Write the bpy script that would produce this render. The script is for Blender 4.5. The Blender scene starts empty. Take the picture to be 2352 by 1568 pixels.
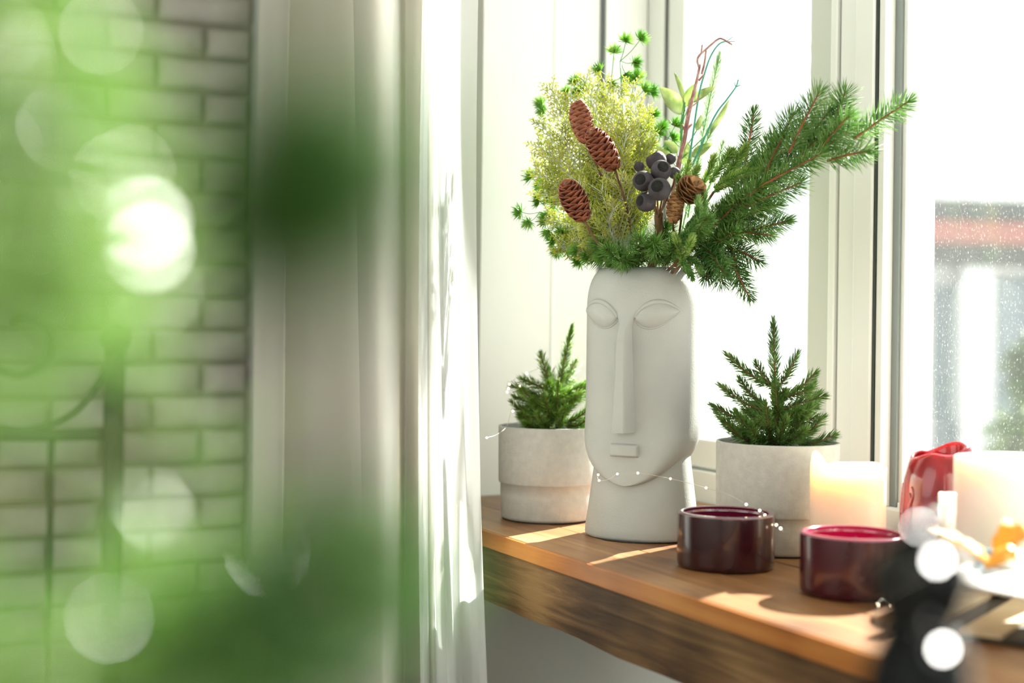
import bpy, math, random
import numpy as np
from mathutils import Vector, Matrix, noise
PI = math.pi
C = bpy.context.scene.collection
sc = bpy.context.scene
R = random.Random(7)

# ------------------------------------------------------------------ camera, world, sun, exposure
# world X points to the window, world Y runs along the window wall away from the viewer
CAMZ = 1.035; SILL = 0.80; FPX = 3267.0; ROLL = 0.013; HOR = 745.0
RV = Vector((.898, -.439, 0)).normalized(); FV = Vector((.439, .898, 0)).normalized(); ZV = Vector((0, 0, 1))
RC = RV * math.cos(ROLL) + ZV * math.sin(ROLL); UC = -RV * math.sin(ROLL) + ZV * math.cos(ROLL)
CP = Vector((0, 0, CAMZ))
cam = bpy.data.cameras.new('camera'); camo = bpy.data.objects.new('camera', cam); C.objects.link(camo)
m = Matrix((RC, UC, -FV)).transposed().to_4x4(); m.translation = CP; camo.matrix_world = m
cam.sensor_width = 36; cam.lens = 36 * FPX / 2352; cam.shift_y = -(784 - HOR) / 2352
cam.clip_start = 0.02; cam.clip_end = 200
cam.dof.use_dof = True; cam.dof.focus_distance = 1.55; cam.dof.aperture_fstop = 2.8; cam.dof.aperture_blades = 0
cam.dof.aperture_ratio = 1.0
sc.camera = camo
sc.view_settings.view_transform = 'Standard'; sc.view_settings.look = 'None'
sc.view_settings.gamma = 1; sc.view_settings.use_curve_mapping = False
sc.view_settings.exposure = -0.25
w = bpy.data.worlds.new('sky'); sc.world = w; w.use_nodes = True
w.node_tree.nodes['Background'].inputs[0].default_value = (0.93, 0.97, 1.0, 1)
w.node_tree.nodes['Background'].inputs[1].default_value = 1.6
el = math.radians(35); azn, azu = .905, .425
SUN = Vector((azn * math.cos(el), azu * math.cos(el), math.sin(el)))
sl = bpy.data.lights.new('sun', 'SUN'); sl.energy = 38; sl.angle = math.radians(.7); sl.color = (1, .95, .88)
so = bpy.data.objects.new('sun', sl); C.objects.link(so); so.rotation_euler = SUN.to_track_quat('Z', 'Y').to_euler()
def area(name, loc, direction, sx, sy, power, col=(1, 1, 1)):
    l = bpy.data.lights.new(name, 'AREA'); l.shape = 'RECTANGLE'; l.size = sx; l.size_y = sy; l.energy = power; l.color = col
    o = bpy.data.objects.new(name, l); C.objects.link(o); o.location = loc
    o.rotation_euler = Vector(direction).to_track_quat('-Z', 'Y').to_euler(); return o
# added fill lamps behind and beside the viewer; no windows are modelled there
area('fill_rear', (-1.2, -2.45, 1.7), (.1, 1, -.12), 2.2, 1.5, 24, (.99, 1, .97))
area('fill_side', (-2.92, .6, 1.7), (1, 0, -.1), 2.2, 1.5, 24, (.99, 1, .97))

def P(px, py, d):
    return CP + (FV + RC * ((px - 1176) / FPX) + UC * ((HOR - py) / FPX)) * d
def S(px, py, z=SILL):
    v = FV + RC * ((px - 1176) / FPX) + UC * ((HOR - py) / FPX)
    return CP + v * ((z - CAMZ) / v.z)

# ------------------------------------------------------------------ materials
def mat(name, base=(.8, .8, .8), rough=.5, metal=0, trans=0, emis=None, estr=0, spec=.5, sss=0, sssr=(.02, .01, .006), bump=0, bscale=60,
        var=None, vscale=8, vstretch=(1, 1, 1), coat=0, translucent=0, tcol=None):
    m = bpy.data.materials.new(name); m.use_nodes = True; nt = m.node_tree; b = nt.nodes['Principled BSDF']
    I = b.inputs
    I['Base Color'].default_value = (*base, 1); I['Roughness'].default_value = rough; I['Metallic'].default_value = metal
    I['Transmission Weight'].default_value = trans; I['Specular IOR Level'].default_value = spec; I['Coat Weight'].default_value = coat
    if emis: I['Emission Color'].default_value = (*emis, 1); I['Emission Strength'].default_value = estr
    if sss: I['Subsurface Weight'].default_value = sss; I['Subsurface Radius'].default_value = sssr; I['Subsurface Scale'].default_value = 1.0
    tc = nt.nodes.new('ShaderNodeTexCoord'); mp = nt.nodes.new('ShaderNodeMapping'); nt.links.new(tc.outputs['Object'], mp.inputs[0])
    mp.inputs['Scale'].default_value = vstretch
    colout = None
    if var:
        nz = nt.nodes.new('ShaderNodeTexNoise'); nz.inputs['Scale'].default_value = vscale; nz.inputs['Detail'].default_value = 5
        nt.links.new(mp.outputs[0], nz.inputs[0]); rp = nt.nodes.new('ShaderNodeValToRGB')
        n = len(var)
        while len(rp.color_ramp.elements) < n: rp.color_ramp.elements.new(.5)
        for i, c in enumerate(var):
            rp.color_ramp.elements[i].position = .3 + .4 * i / (n - 1); rp.color_ramp.elements[i].color = (*c, 1)
        nt.links.new(nz.outputs[0], rp.inputs[0]); nt.links.new(rp.outputs[0], I['Base Color']); colout = rp.outputs[0]
    if bump:
        n2 = nt.nodes.new('ShaderNodeTexNoise'); n2.inputs['Scale'].default_value = bscale; n2.inputs['Detail'].default_value = 4
        nt.links.new(mp.outputs[0], n2.inputs[0]); bp = nt.nodes.new('ShaderNodeBump'); bp.inputs['Strength'].default_value = bump
        bp.inputs['Distance'].default_value = .002
        nt.links.new(n2.outputs[0], bp.inputs['Height']); nt.links.new(bp.outputs[0], I['Normal'])
    if translucent:
        t = nt.nodes.new('ShaderNodeBsdfTranslucent'); t.inputs[0].default_value = (*(tcol or base), 1)
        mx = nt.nodes.new('ShaderNodeMixShader'); mx.inputs[0].default_value = translucent
        if colout and not tcol: nt.links.new(colout, t.inputs[0])
        nt.links.new(b.outputs[0], mx.inputs[1]); nt.links.new(t.outputs[0], mx.inputs[2])
        nt.links.new(mx.outputs[0], nt.nodes['Material Output'].inputs[0])
    return m

def wood(name, cols, scale=1, along='Y', rough=.45, bump=.15):
    m = bpy.data.materials.new(name); m.use_nodes = True; nt = m.node_tree; b = nt.nodes['Principled BSDF']
    tc = nt.nodes.new('ShaderNodeTexCoord'); mp = nt.nodes.new('ShaderNodeMapping'); nt.links.new(tc.outputs['Object'], mp.inputs[0])
    s = [38 * scale, 38 * scale, 38 * scale]; s['XYZ'.index(along)] = 2.2 * scale; mp.inputs['Scale'].default_value = s
    n1 = nt.nodes.new('ShaderNodeTexNoise'); n1.inputs['Scale'].default_value = 1; n1.inputs['Detail'].default_value = 8
    n1.inputs['Roughness'].default_value = .65; n1.inputs['Distortion'].default_value = .9
    nt.links.new(mp.outputs[0], n1.inputs[0])
    n2 = nt.nodes.new('ShaderNodeTexNoise'); n2.inputs['Scale'].default_value = 7; nt.links.new(tc.outputs['Object'], n2.inputs[0])
    ad = nt.nodes.new('ShaderNodeMath'); ad.operation = 'MULTIPLY_ADD'; ad.inputs[1].default_value = .55
    nt.links.new(n2.outputs[0], ad.inputs[0])
    ms = nt.nodes.new('ShaderNodeMath'); ms.operation = 'MULTIPLY'; ms.inputs[1].default_value = .5
    nt.links.new(n1.outputs[0], ms.inputs[0]); nt.links.new(ms.outputs[0], ad.inputs[2])
    rp = nt.nodes.new('ShaderNodeValToRGB'); n = len(cols)
    while len(rp.color_ramp.elements) < n: rp.color_ramp.elements.new(.5)
    for i, c in enumerate(cols):
        rp.color_ramp.elements[i].position = .36 + .32 * i / (n - 1); rp.color_ramp.elements[i].color = (*c, 1)
    nt.links.new(ad.outputs[0], rp.inputs[0]); nt.links.new(rp.outputs[0], b.inputs['Base Color'])
    bp = nt.nodes.new('ShaderNodeBump'); bp.inputs['Strength'].default_value = bump; bp.inputs['Distance'].default_value = .002
    nt.links.new(n1.outputs[0], bp.inputs['Height']); nt.links.new(bp.outputs[0], b.inputs['Normal'])
    b.inputs['Roughness'].default_value = rough; b.inputs['Specular IOR Level'].default_value = .4
    return m

M = {}
M['wall'] = mat('white_wall', (.80, .815, .785), .8, bump=.1, bscale=120)
M['room'] = mat('room_paint', (.80, .82, .78), .85)
M['mortar'] = mat('mortar', (.30, .27, .235), .95, bump=.4, bscale=150)
M['brick'] = mat('painted_brick', (.6, .57, .52), .85, bump=.8, bscale=45, var=[(.44, .41, .37), (.55, .52, .48), (.62, .60, .56)], vscale=14)
M['pvc'] = mat('white_pvc', (.84, .86, .83), .3)
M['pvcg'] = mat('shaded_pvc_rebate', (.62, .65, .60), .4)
M['gasket'] = mat('rubber_gasket', (.035, .045, .04), .6)
M['spacer'] = mat('glazing_spacer', (.25, .28, .27), .4, metal=.3)
M['floor'] = wood('floor_wood', [(.30, .26, .22), (.42, .38, .33), (.52, .48, .42)], .6, 'X')
M['plank'] = wood('sill_plank', [(.10, .036, .012), (.21, .088, .030), (.33, .155, .058), (.47, .26, .12)], 1, 'Y', .38, .2)
M['edge'] = wood('sill_edge', [(.22, .065, .015), (.45, .16, .035), (.62, .27, .07)], 1.2, 'Y', .4, .2)
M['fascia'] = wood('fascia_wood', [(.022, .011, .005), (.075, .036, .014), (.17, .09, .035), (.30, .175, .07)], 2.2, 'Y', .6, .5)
M['vase'] = mat('grey_ceramic', (.44, .445, .42), .62, bump=.12, bscale=500, var=[(.425, .43, .405), (.46, .465, .44)], vscale=25)
M['pot'] = mat('speckled_pot', (.5, .49, .46), .6, bump=.15, bscale=500, var=[(.46, .455, .43), (.54, .53, .50)], vscale=120)
M['pot_r'] = mat('speckled_pot_cream', (.55, .53, .48), .6, bump=.15, bscale=500, var=[(.50, .48, .43), (.58, .56, .50)], vscale=120)
M['soil'] = mat('moss_and_soil', (.03, .06, .035), .95, bump=1, bscale=90)
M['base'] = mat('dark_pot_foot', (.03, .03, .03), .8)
def leafm(n, cols, tl=.35, rough=.45, vs=70): return mat(n, cols[0], rough, var=cols, vscale=vs, translucent=tl)
M['spruce'] = leafm('spruce_needle', [(.085, .24, .035), (.20, .42, .08), (.44, .64, .24)], .45)
M['spruce_d'] = leafm('dark_spruce_needle', [(.045, .15, .03), (.11, .28, .055), (.27, .47, .14)], .4)
M['tree'] = leafm('tree_needle', [(.08, .19, .03), (.17, .34, .06), (.36, .55, .16)], .45)
M['treel'] = leafm('bright_tree_needle', [(.10, .22, .02), (.25, .44, .06), (.5, .66, .2)], .5)
M['yew'] = leafm('pale_green_needle', [(.3, .5, .1), (.55, .75, .22), (.8, .9, .42)], .6)
M['yewd'] = leafm('mid_green_needle', [(.14, .34, .08), (.32, .58, .16), (.6, .8, .34)], .55)
M['cyp'] = leafm('yellow_cypress', [(.42, .50, .05), (.74, .78, .13), (.95, .92, .45)], .5, vs=40)
M['cyps'] = leafm('frosted_cypress_stem', [(.34, .38, .25), (.6, .64, .5), (.8, .84, .74)], .2, vs=60)
M['tuft'] = leafm('larch_tuft', [(.10, .34, .03), (.26, .56, .07), (.62, .84, .28)], .6, vs=60)
M['tstem'] = mat('green_stem', (.10, .32, .10), .5)
M['feather'] = leafm('frosted_feather', [(.42, .6, .36), (.6, .74, .5), (.8, .86, .7)], .55)
M['leaf'] = leafm('broad_leaf', [(.28, .40, .14), (.5, .58, .28), (.72, .78, .58)], .55, vs=60)
M['teal'] = mat('teal_stem', (.05, .30, .22), .5)
M['purple'] = mat('purple_twig', (.28, .12, .13), .6, var=[(.20, .075, .09), (.34, .17, .15), (.55, .42, .36)], vscale=120)
M['bark'] = mat('brown_bark', (.16, .08, .035), .8, bump=.5, var=[(.09, .045, .02), (.24, .13, .055)], vscale=60)
M['redbark'] = mat('reddish_twig', (.30, .09, .035), .7, var=[(.16, .06, .03), (.42, .12, .05)], vscale=90)
M['cone'] = mat('red_cone_scale', (.30, .09, .04), .6, var=[(.17, .045, .022), (.36, .115, .05)], vscale=110)
M['conef'] = mat('pale_cone_face', (.60, .42, .33), .7)
M['tan'] = mat('tan_cone_scale', (.40, .20, .075), .6, var=[(.20, .085, .03), (.52, .28, .11)], vscale=120)
M['pod'] = mat('dark_pod', (.035, .028, .034), .65, bump=.3, bscale=400, var=[(.022, .017, .021), (.055, .044, .052)], vscale=60)
M['podin'] = mat('pod_inside', (.012, .012, .010), .95, bump=1, bscale=500)
M['curtain'] = mat('curtain_cloth', (.93, .91, .86), .9, translucent=.42, tcol=(.93, .91, .86), bump=.12, bscale=260)
M['sheer'] = None
M['wine'] = mat('dark_wine_wax', (.03, .005, .008), .22, coat=.35, var=[(.024, .004, .006), (.042, .007, .010)], vscale=20)
M['wine_rim'] = mat('glossy_wax_rim', (.22, .10, .12), .15, coat=.8)  # paler than the body: the rim highlight is put into the colour
M['wine_in'] = mat('wine_wax_inside', (.10, .003, .02), .6, spec=.03, sss=.4, sssr=(.02, .001, .004))
M['crim'] = mat('crimson_wax_glass', (.05, .004, .010), .2, coat=.4, var=[(.032, .004, .007), (.075, .005, .015)], vscale=22)
M['crim_rim'] = mat('glossy_crimson_rim', (.42, .07, .14), .15, coat=.8)  # highlight along the rim is painted in as a lighter crimson
M['crim_in'] = mat('crimson_wax_inside', (.42, .004, .06), .6, spec=.03, sss=.5, sssr=(.03, .001, .006))
M['cream'] = mat('cream_wax', (.93, .80, .64), .45, sss=1.0, sssr=(.032, .020, .011))
M['whitewax'] = mat('white_wax', (.88, .83, .74), .4, sss=.5, sssr=(.02, .015, .01))
M['redwax'] = mat('red_melted_wax', (.34, .012, .02), .2, sss=.35, sssr=(.02, .001, .003), coat=.6, var=[(.12, .008, .010), (.27, .010, .02)], vscale=30)
M['wick'] = mat('wick', (.04, .03, .03), .9)
M['black'] = mat('glossy_black', (.002, .003, .003), .08, spec=.16)
M['iron'] = mat('black_iron', (.05, .05, .045), .5)
M['plate'] = mat('white_plate', (.86, .86, .87), .15, coat=.5)
M['gold'] = mat('golden_leaf', (.75, .42, .08), .35, metal=.3, translucent=.35, tcol=(.9, .55, .12))
M['blue'] = mat('blue_glass', (.25, .42, .52), .1, trans=.5)
M['slat'] = wood('pale_slat', [(.50, .36, .20), (.62, .47, .28), (.70, .56, .36)], 1.5, 'X', .6, .1)
M['slatbase'] = mat('dark_tray_base', (.045, .034, .022), .8)
M['wire'] = mat('silver_wire', (.75, .72, .66), .3, metal=1)
M['bulb'] = mat('lit_bulb', (1, .85, .6), .2, emis=(1, .80, .52), estr=9)
M['fgbulb_glint'] = mat('tree_bulb_and_glint', (1, .95, .85), .2, emis=(1, .975, .93), estr=48)  # glow for the tree bulbs and for the added highlight beads
M['fgleaf'] = leafm('tree_leaf', [(.20, .40, .07), (.38, .60, .18), (.60, .76, .38)], .5, .25, vs=30)
M['fgleafd'] = leafm('shaded_tree_leaf', [(.03, .095, .012), (.055, .16, .02), (.085, .23, .03)], .25, .8, vs=30)  # darker copy of the tree leaf: unlit look put into the colour
M['hwall'] = mat('house_wall', (.60, .62, .63), .8)
M['hgrey'] = mat('eave_and_shadow_grey', (.10, .11, .11), .8)
M['hred'] = mat('house_red_gutter', (.34, .14, .12), .6)
M['hglass'] = mat('house_glass', (.20, .25, .28), .5)
M['hroof'] = mat('pale_roof', (.85, .86, .86), .6)
M['hrib'] = mat('roof_rib', (.25, .29, .30), .6)
M['bush'] = leafm('garden_leaf', [(.06, .13, .04), (.14, .25, .08), (.3, .4, .15)], .4, vs=3)
M['ground'] = mat('paving', (.55, .54, .52), .9)

def glassmat(name, dust, speck):
    m = bpy.data.materials.new(name); m.use_nodes = True; nt = m.node_tree; nt.nodes.remove(nt.nodes['Principled BSDF'])
    out = nt.nodes['Material Output']
    tr = nt.nodes.new('ShaderNodeBsdfTransparent'); tr.inputs[0].default_value = (.96, .985, .97, 1)
    tl = nt.nodes.new('ShaderNodeBsdfTranslucent'); tl.inputs[0].default_value = (.95, .96, .95, 1)
    gl = nt.nodes.new('ShaderNodeBsdfGlossy'); gl.inputs['Roughness'].default_value = .02
    tc = nt.nodes.new('ShaderNodeTexCoord')
    nz = nt.nodes.new('ShaderNodeTexNoise'); nz.inputs['Scale'].default_value = 520; nz.inputs['Detail'].default_value = 1
    mp = nt.nodes.new('ShaderNodeMapping'); mp.inputs['Scale'].default_value = (1, 1, .55)
    nt.links.new(tc.outputs['Object'], mp.inputs[0]); nt.links.new(mp.outputs[0], nz.inputs[0])
    rg = nt.nodes.new('ShaderNodeMapRange'); rg.inputs[1].default_value = .64; rg.inputs[2].default_value = .74
    rg.inputs[3].default_value = dust; rg.inputs[4].default_value = speck; nt.links.new(nz.outputs[0], rg.inputs[0])
    mx = nt.nodes.new('ShaderNodeMixShader'); nt.links.new(rg.outputs[0], mx.inputs[0])
    nt.links.new(tr.outputs[0], mx.inputs[1]); nt.links.new(tl.outputs[0], mx.inputs[2])
    m2 = nt.nodes.new('ShaderNodeMixShader'); m2.inputs[0].default_value = .05
    nt.links.new(mx.outputs[0], m2.inputs[1]); nt.links.new(gl.outputs[0], m2.inputs[2])
    nt.links.new(m2.outputs[0], out.inputs[0]); return m
M['glass'] = glassmat('dusty_window_glass', .012, .10)
def sheermat():
    m = bpy.data.materials.new('sheer_voile'); m.use_nodes = True; nt = m.node_tree; nt.nodes.remove(nt.nodes['Principled BSDF'])
    tr = nt.nodes.new('ShaderNodeBsdfTransparent'); tl = nt.nodes.new('ShaderNodeBsdfTranslucent'); tl.inputs[0].default_value = (.9, .92, .92, 1)
    df = nt.nodes.new('ShaderNodeBsdfDiffuse'); df.inputs[0].default_value = (.9, .92, .92, 1)
    a = nt.nodes.new('ShaderNodeMixShader'); b = nt.nodes.new('ShaderNodeMixShader'); a.inputs[0].default_value = .55; b.inputs[0].default_value = .72
    nt.links.new(df.outputs[0], a.inputs[1]); nt.links.new(tl.outputs[0], a.inputs[2])
    nt.links.new(tr.outputs[0], b.inputs[1]); nt.links.new(a.outputs[0], b.inputs[2])
    nt.links.new(b.outputs[0], nt.nodes['Material Output'].inputs[0]); return m
M['sheer'] = sheermat()

# ------------------------------------------------------------------ mesh helpers
class MB:
    def __init__(s): s.v = []; s.f = []
    def add(s, vs, fs):
        o = len(s.v); s.v.extend(vs); s.f.extend([tuple(i + o for i in f) for f in fs])
    def box(s, a, b):
        x0, y0, z0 = a; x1, y1, z1 = b
        s.add([(x0,y0,z0),(x1,y0,z0),(x1,y1,z0),(x0,y1,z0),(x0,y0,z1),(x1,y0,z1),(x1,y1,z1),(x0,y1,z1)],
              [(0,3,2,1),(4,5,6,7),(0,1,5,4),(1,2,6,5),(2,3,7,6),(3,0,4,7)])
        return s
    def tube(s, pts, rad, n=6, cap=True):
        pts = [Vector(p) for p in pts]; k = len(pts)
        if not hasattr(rad, '__len__'): rad = [rad] * k
        o = len(s.v); prev = None
        for i, p in enumerate(pts):
            t = (pts[min(i+1, k-1)] - pts[max(i-1, 0)])
            t = t.normalized() if t.length > 1e-9 else Vector((0,0,1))
            if prev is None:
                a = t.orthogonal().normalized()
            else:
                a = prev - t * prev.dot(t); a = a.normalized() if a.length > 1e-6 else t.orthogonal().normalized()
            prev = a; b = t.cross(a)
            for j in range(n):
                q = 2 * PI * j / n; s.v.append(tuple(p + (a * math.cos(q) + b * math.sin(q)) * rad[i]))
        for i in range(k - 1):
            for j in range(n):
                j2 = (j + 1) % n
                s.f.append((o + i*n + j, o + i*n + j2, o + (i+1)*n + j2, o + (i+1)*n + j))
        if cap: s.f.append(tuple(o + j for j in range(n))[::-1]); s.f.append(tuple(o + (k-1)*n + j for j in range(n)))
        return s
    def lathe(s, prof, n=64, c=(0, 0, 0), fr=None, close=True):
        o = len(s.v); k = len(prof)
        for i, (r, z) in enumerate(prof):
            for j in range(n):
                q = 2 * PI * j / n; rr, zz = (r, z) if fr is None else fr(r, z, q)
                s.v.append((c[0] + rr * math.cos(q), c[1] + rr * math.sin(q), c[2] + zz))
        for i in range(k - 1):
            for j in range(n):
                j2 = (j + 1) % n; s.f.append((o + i*n + j, o + i*n + j2, o + (i+1)*n + j2, o + (i+1)*n + j))
        if close: s.f.append(tuple(o + j for j in range(n))[::-1])
        if close is True: s.f.append(tuple(o + (k-1)*n + j for j in range(n)))
        return s
    def ball(s, c, r, n=10):
        prof = [(r * math.sin(PI * i / n), -r * math.cos(PI * i / n)) for i in range(1, n)]
        return s.lathe(prof, n + 2, c)
    def obj(s, name, m, parent=None, smooth=True, bevel=0, kind=None, seg=2):
        me = bpy.data.meshes.new(name); me.from_pydata([tuple(v) for v in s.v], [], s.f); me.materials.append(m)
        if smooth: me.polygons.foreach_set('use_smooth', [True] * len(me.polygons))
        me.update()
        o = bpy.data.objects.new(name, me); C.objects.link(o)
        if parent is not None: o.parent = parent; o.matrix_parent_inverse = Matrix.Translation(-parent.location)
        if bevel:
            b = o.modifiers.new('bevel', 'BEVEL'); b.width = bevel; b.segments = seg; b.limit_method = 'ANGLE'
            if smooth: 
                for p in me.polygons: p.use_smooth = False
        if kind: o['kind'] = kind
        return o
def thing(name, label, cat, loc=(0, 0, 0), group=None):
    o = bpy.data.objects.new(name, None); C.objects.link(o); o.location = loc; o.empty_display_size = .02
    o['label'] = label; o['category'] = cat
    if group: o['group'] = group
    return o
def tag(o, label, cat, group=None):
    o['label'] = label; o['category'] = cat
    if group: o['group'] = group
    return o
def struct(o): o['kind'] = 'structure'; return o
def semp(name, loc=(0, 0, 0)):
    o = bpy.data.objects.new(name, None); C.objects.link(o); o.location = loc; o['kind'] = 'structure'; return o
def bez(pts, n=24):
    pts = [Vector(p) for p in pts]
    if len(pts) == 2: return [pts[0].lerp(pts[1], i / n) for i in range(n + 1)]
    P_ = [2 * pts[0] - pts[1]] + pts + [2 * pts[-1] - pts[-2]]; out = []
    seg = max(2, n // (len(pts) - 1))
    for i in range(1, len(P_) - 2):
        for k in range(seg):
            t = k / seg; a, b, c, d = P_[i-1:i+3]
            out.append(.5 * ((2*b) + (c - a) * t + (2*a - 5*b + 4*c - d) * t*t + (3*b - a - 3*c + d) * t**3))
    out.append(pts[-1]); return out
def needle(mb, p, d, L, wd, up=None, bend=.15, flat=1.0):
    d = d.normalized(); a = d.orthogonal().normalized() if up is None else (up - d * up.dot(d)).normalized()
    b = d.cross(a); mid = p + d * (L * .5) + a * (L * bend * .4); tip = p + d * L + a * (L * bend)
    vs = []
    for c, r in ((p, wd * .55), (mid, wd)):
        for q in (0, 2.094, 4.189):
            vs.append(tuple(c + (a * math.cos(q) * flat + b * math.sin(q)) * r))
    vs.append(tuple(tip))
    mb.add(vs, [(0,1,4,3),(1,2,5,4),(2,0,3,5),(3,4,6),(4,5,6),(5,3,6)])

def twig(parent, path, nlen, count, wd=.0006, ang=55, mneedle='spruce', mstem='bark', rs=.0013, name='twig', tipbud=False, rnd=R, up=None, flat=1.0, planar=0):
    pts = bez(path, 20); st = MB().tube(pts, [rs * (1 - .55 * i / (len(pts)-1)) for i in range(len(pts))], 6)
    so_ = st.obj(name, M[mstem], parent)
    if parent is None: so_ = so_
    nb = MB(); K = len(pts) - 1
    for i in range(count):
        t = (i + rnd.random()) / count; x = t * K; k = min(int(x), K - 1); p = pts[k].lerp(pts[k+1], x - k)
        ax = (pts[k+1] - pts[k]).normalized(); a = ax.orthogonal().normalized(); b = ax.cross(a)
        q = i * 2.39996 + rnd.uniform(-.3, .3)
        rd = a * math.cos(q) + b * math.sin(q)
        if not planar and rd.dot(FV) < -.72 and t < .93 and rnd.random() < .8: continue
        if planar:
            v = up - ax * up.dot(ax); rd = rd - v.normalized() * rd.dot(v.normalized()) * planar; rd.normalize()
        an = math.radians(ang + rnd.uniform(-12, 12)) * (1 - .55 * max(0, (t - .8) / .2))
        d = ax * math.cos(an) + rd * math.sin(an)
        L = nlen * rnd.uniform(.75, 1.12) * (1 - .35 * max(0, (t - .85) / .15)) * (1 if t > .08 else .8)
        needle(nb, p, d, L, wd, up=ax, bend=.18, flat=flat)
    if tipbud: pass
    n_ = nb.obj('needles', M[mneedle], so_, kind='stuff')
    n_.matrix_parent_inverse = so_.matrix_world.inverted() if False else Matrix.Identity(4)
    return so_

# ------------------------------------------------------------------ the setting
XW = .82      # room face of the window wall
UE = 1.778    # far reveal of the window niche
UB = 2.924    # brick wall
YN = -2.6; XL = -3.0; CEIL = 2.75
ZT = 2.35     # top of the window
wr = MB()
wr.box((XW, YN, 0), (1.30, UE, SILL - .022)); wr.box((XW, YN, ZT), (1.30, UE, CEIL)); wr.box((XW, UE, 0), (1.30, UB + .2, CEIL)); wr.box((XW, YN, SILL - .022), (1.30, -.9, ZT))
struct(wr.obj('wall_right', M['wall'], smooth=False))
struct(MB().box((XL - .1, YN - .1, -.05), (1.30, UB + .2, 0)).obj('floor', M['floor'], smooth=False))
struct(MB().box((XL - .1, YN - .1, CEIL), (1.30, UB + .2, CEIL + .05)).obj('ceiling', M['room'], smooth=False))
struct(MB().box((XL - .1, YN - .1, 0), (XL, UB + .2, CEIL)).obj('wall_left', M['room'], smooth=False))
struct(MB().box((XL, YN - .1, 0), (XW, YN, CEIL)).obj('wall_front', M['room'], smooth=False))
# brick wall: mortar bed and single bricks
wb = MB().box((XL, UB + .012, 0), (XW, UB + .2, CEIL)).obj('wall_back', M['mortar'], smooth=False); struct(wb)
ROWH = .0697; BL = .200; bricks = []
def brick_mesh(L, H, seed):
    r = random.Random(seed); nx = max(2, int(L / .05)); mb = MB(); D = .016
    g = [(0, 0)]; vs = []; fs = []
    xs = [0, .006] + [L * i / nx for i in range(1, nx)] + [L - .006, L]; zs = [0, .006, H * .5, H - .006, H]
    for i, x in enumerate(xs):
        for j, z in enumerate(zs):
            e = (i in (0, len(xs)-1)) or (j in (0, 4)); jx = r.uniform(-.0016, .0016); jz = r.uniform(-.0016, .0016)
            vs.append((x + jx, (0 if e else -D) + r.uniform(-.0012, .0012), z + jz))
    W = 5
    for i in range(len(xs) - 1):
        for j in range(4): fs.append((i*W+j, (i+1)*W+j, (i+1)*W+j+1, i*W+j+1))
    mb.add(vs, fs); return mb
JT = .011
full = [brick_mesh(BL - JT, ROWH - JT, k).obj('brick', M['brick']) for k in range(4)]
half = [brick_mesh(BL / 2 - JT, ROWH - JT, 10 + k).obj('brick', M['brick']) for k in range(3)]
used = set(); nb_ = 0
# courses fitted so that a joint falls at the photographed height
z_ref = P(500, 143, 2.98).z
row0 = int((0.28 - z_ref) / ROWH) ; 
def put(src, x, z):
    global nb_
    o = src if src.name not in used else src.copy()
    if src.name in used: C.objects.link(o)
    used.add(src.name); o.location = (x, UB + .010, z); o.parent = wb; nb_ += 1
k = 0
zz = z_ref
while zz > .30: zz -= ROWH; k += 1
row = -k
while zz < 1.78:
    x = XW - .004; half_row = (row % 2 == 0)
    lens = ([BL / 2] if half_row else []) + [BL] * 5
    for L in lens:
        x -= L
        if x < -.42: break
        src = R.choice(full) if L == BL else R.choice(half)
        put(src, x + JT / 2, zz + JT / 2)
    zz += ROWH; row += 1

# window sill of planks
sill = semp('windowsill', (.88, .4, SILL)); 
edges = [.690, .780, .872, .968, 1.075]; YS = -.62
for i in range(4):
    a, b = edges[i], edges[i+1]
    o = MB().box((a + .0009, YS, SILL - .019), (b - .0013, UE - .001 if a > .8 else UE + .05 - .055 * (i > 0), SILL + (0 if i % 2 == 0 else -.0006))).obj('plank', M['plank' ], sill, smooth=False, bevel=.0012)
MB().box((.6865, YS, SILL - .019), (.6902, UE + .05, SILL - .0004)).obj('edge_strip', M['edge'], sill, smooth=False, bevel=.0012)
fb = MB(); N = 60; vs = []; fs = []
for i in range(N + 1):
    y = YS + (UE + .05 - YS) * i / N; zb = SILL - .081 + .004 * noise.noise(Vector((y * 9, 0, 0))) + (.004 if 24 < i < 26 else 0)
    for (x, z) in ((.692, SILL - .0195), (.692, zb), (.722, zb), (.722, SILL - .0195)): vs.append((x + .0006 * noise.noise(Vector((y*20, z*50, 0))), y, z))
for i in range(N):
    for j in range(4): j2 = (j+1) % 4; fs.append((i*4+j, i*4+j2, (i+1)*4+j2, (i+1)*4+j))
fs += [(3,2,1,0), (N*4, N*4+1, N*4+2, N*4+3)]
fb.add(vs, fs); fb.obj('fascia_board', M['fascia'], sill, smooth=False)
for y in (-.3,): MB().box((.722, y, SILL - .10), (.82, y + .03, SILL - .0215)).obj('bracket', M['pvc'], sill, smooth=False)

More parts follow.
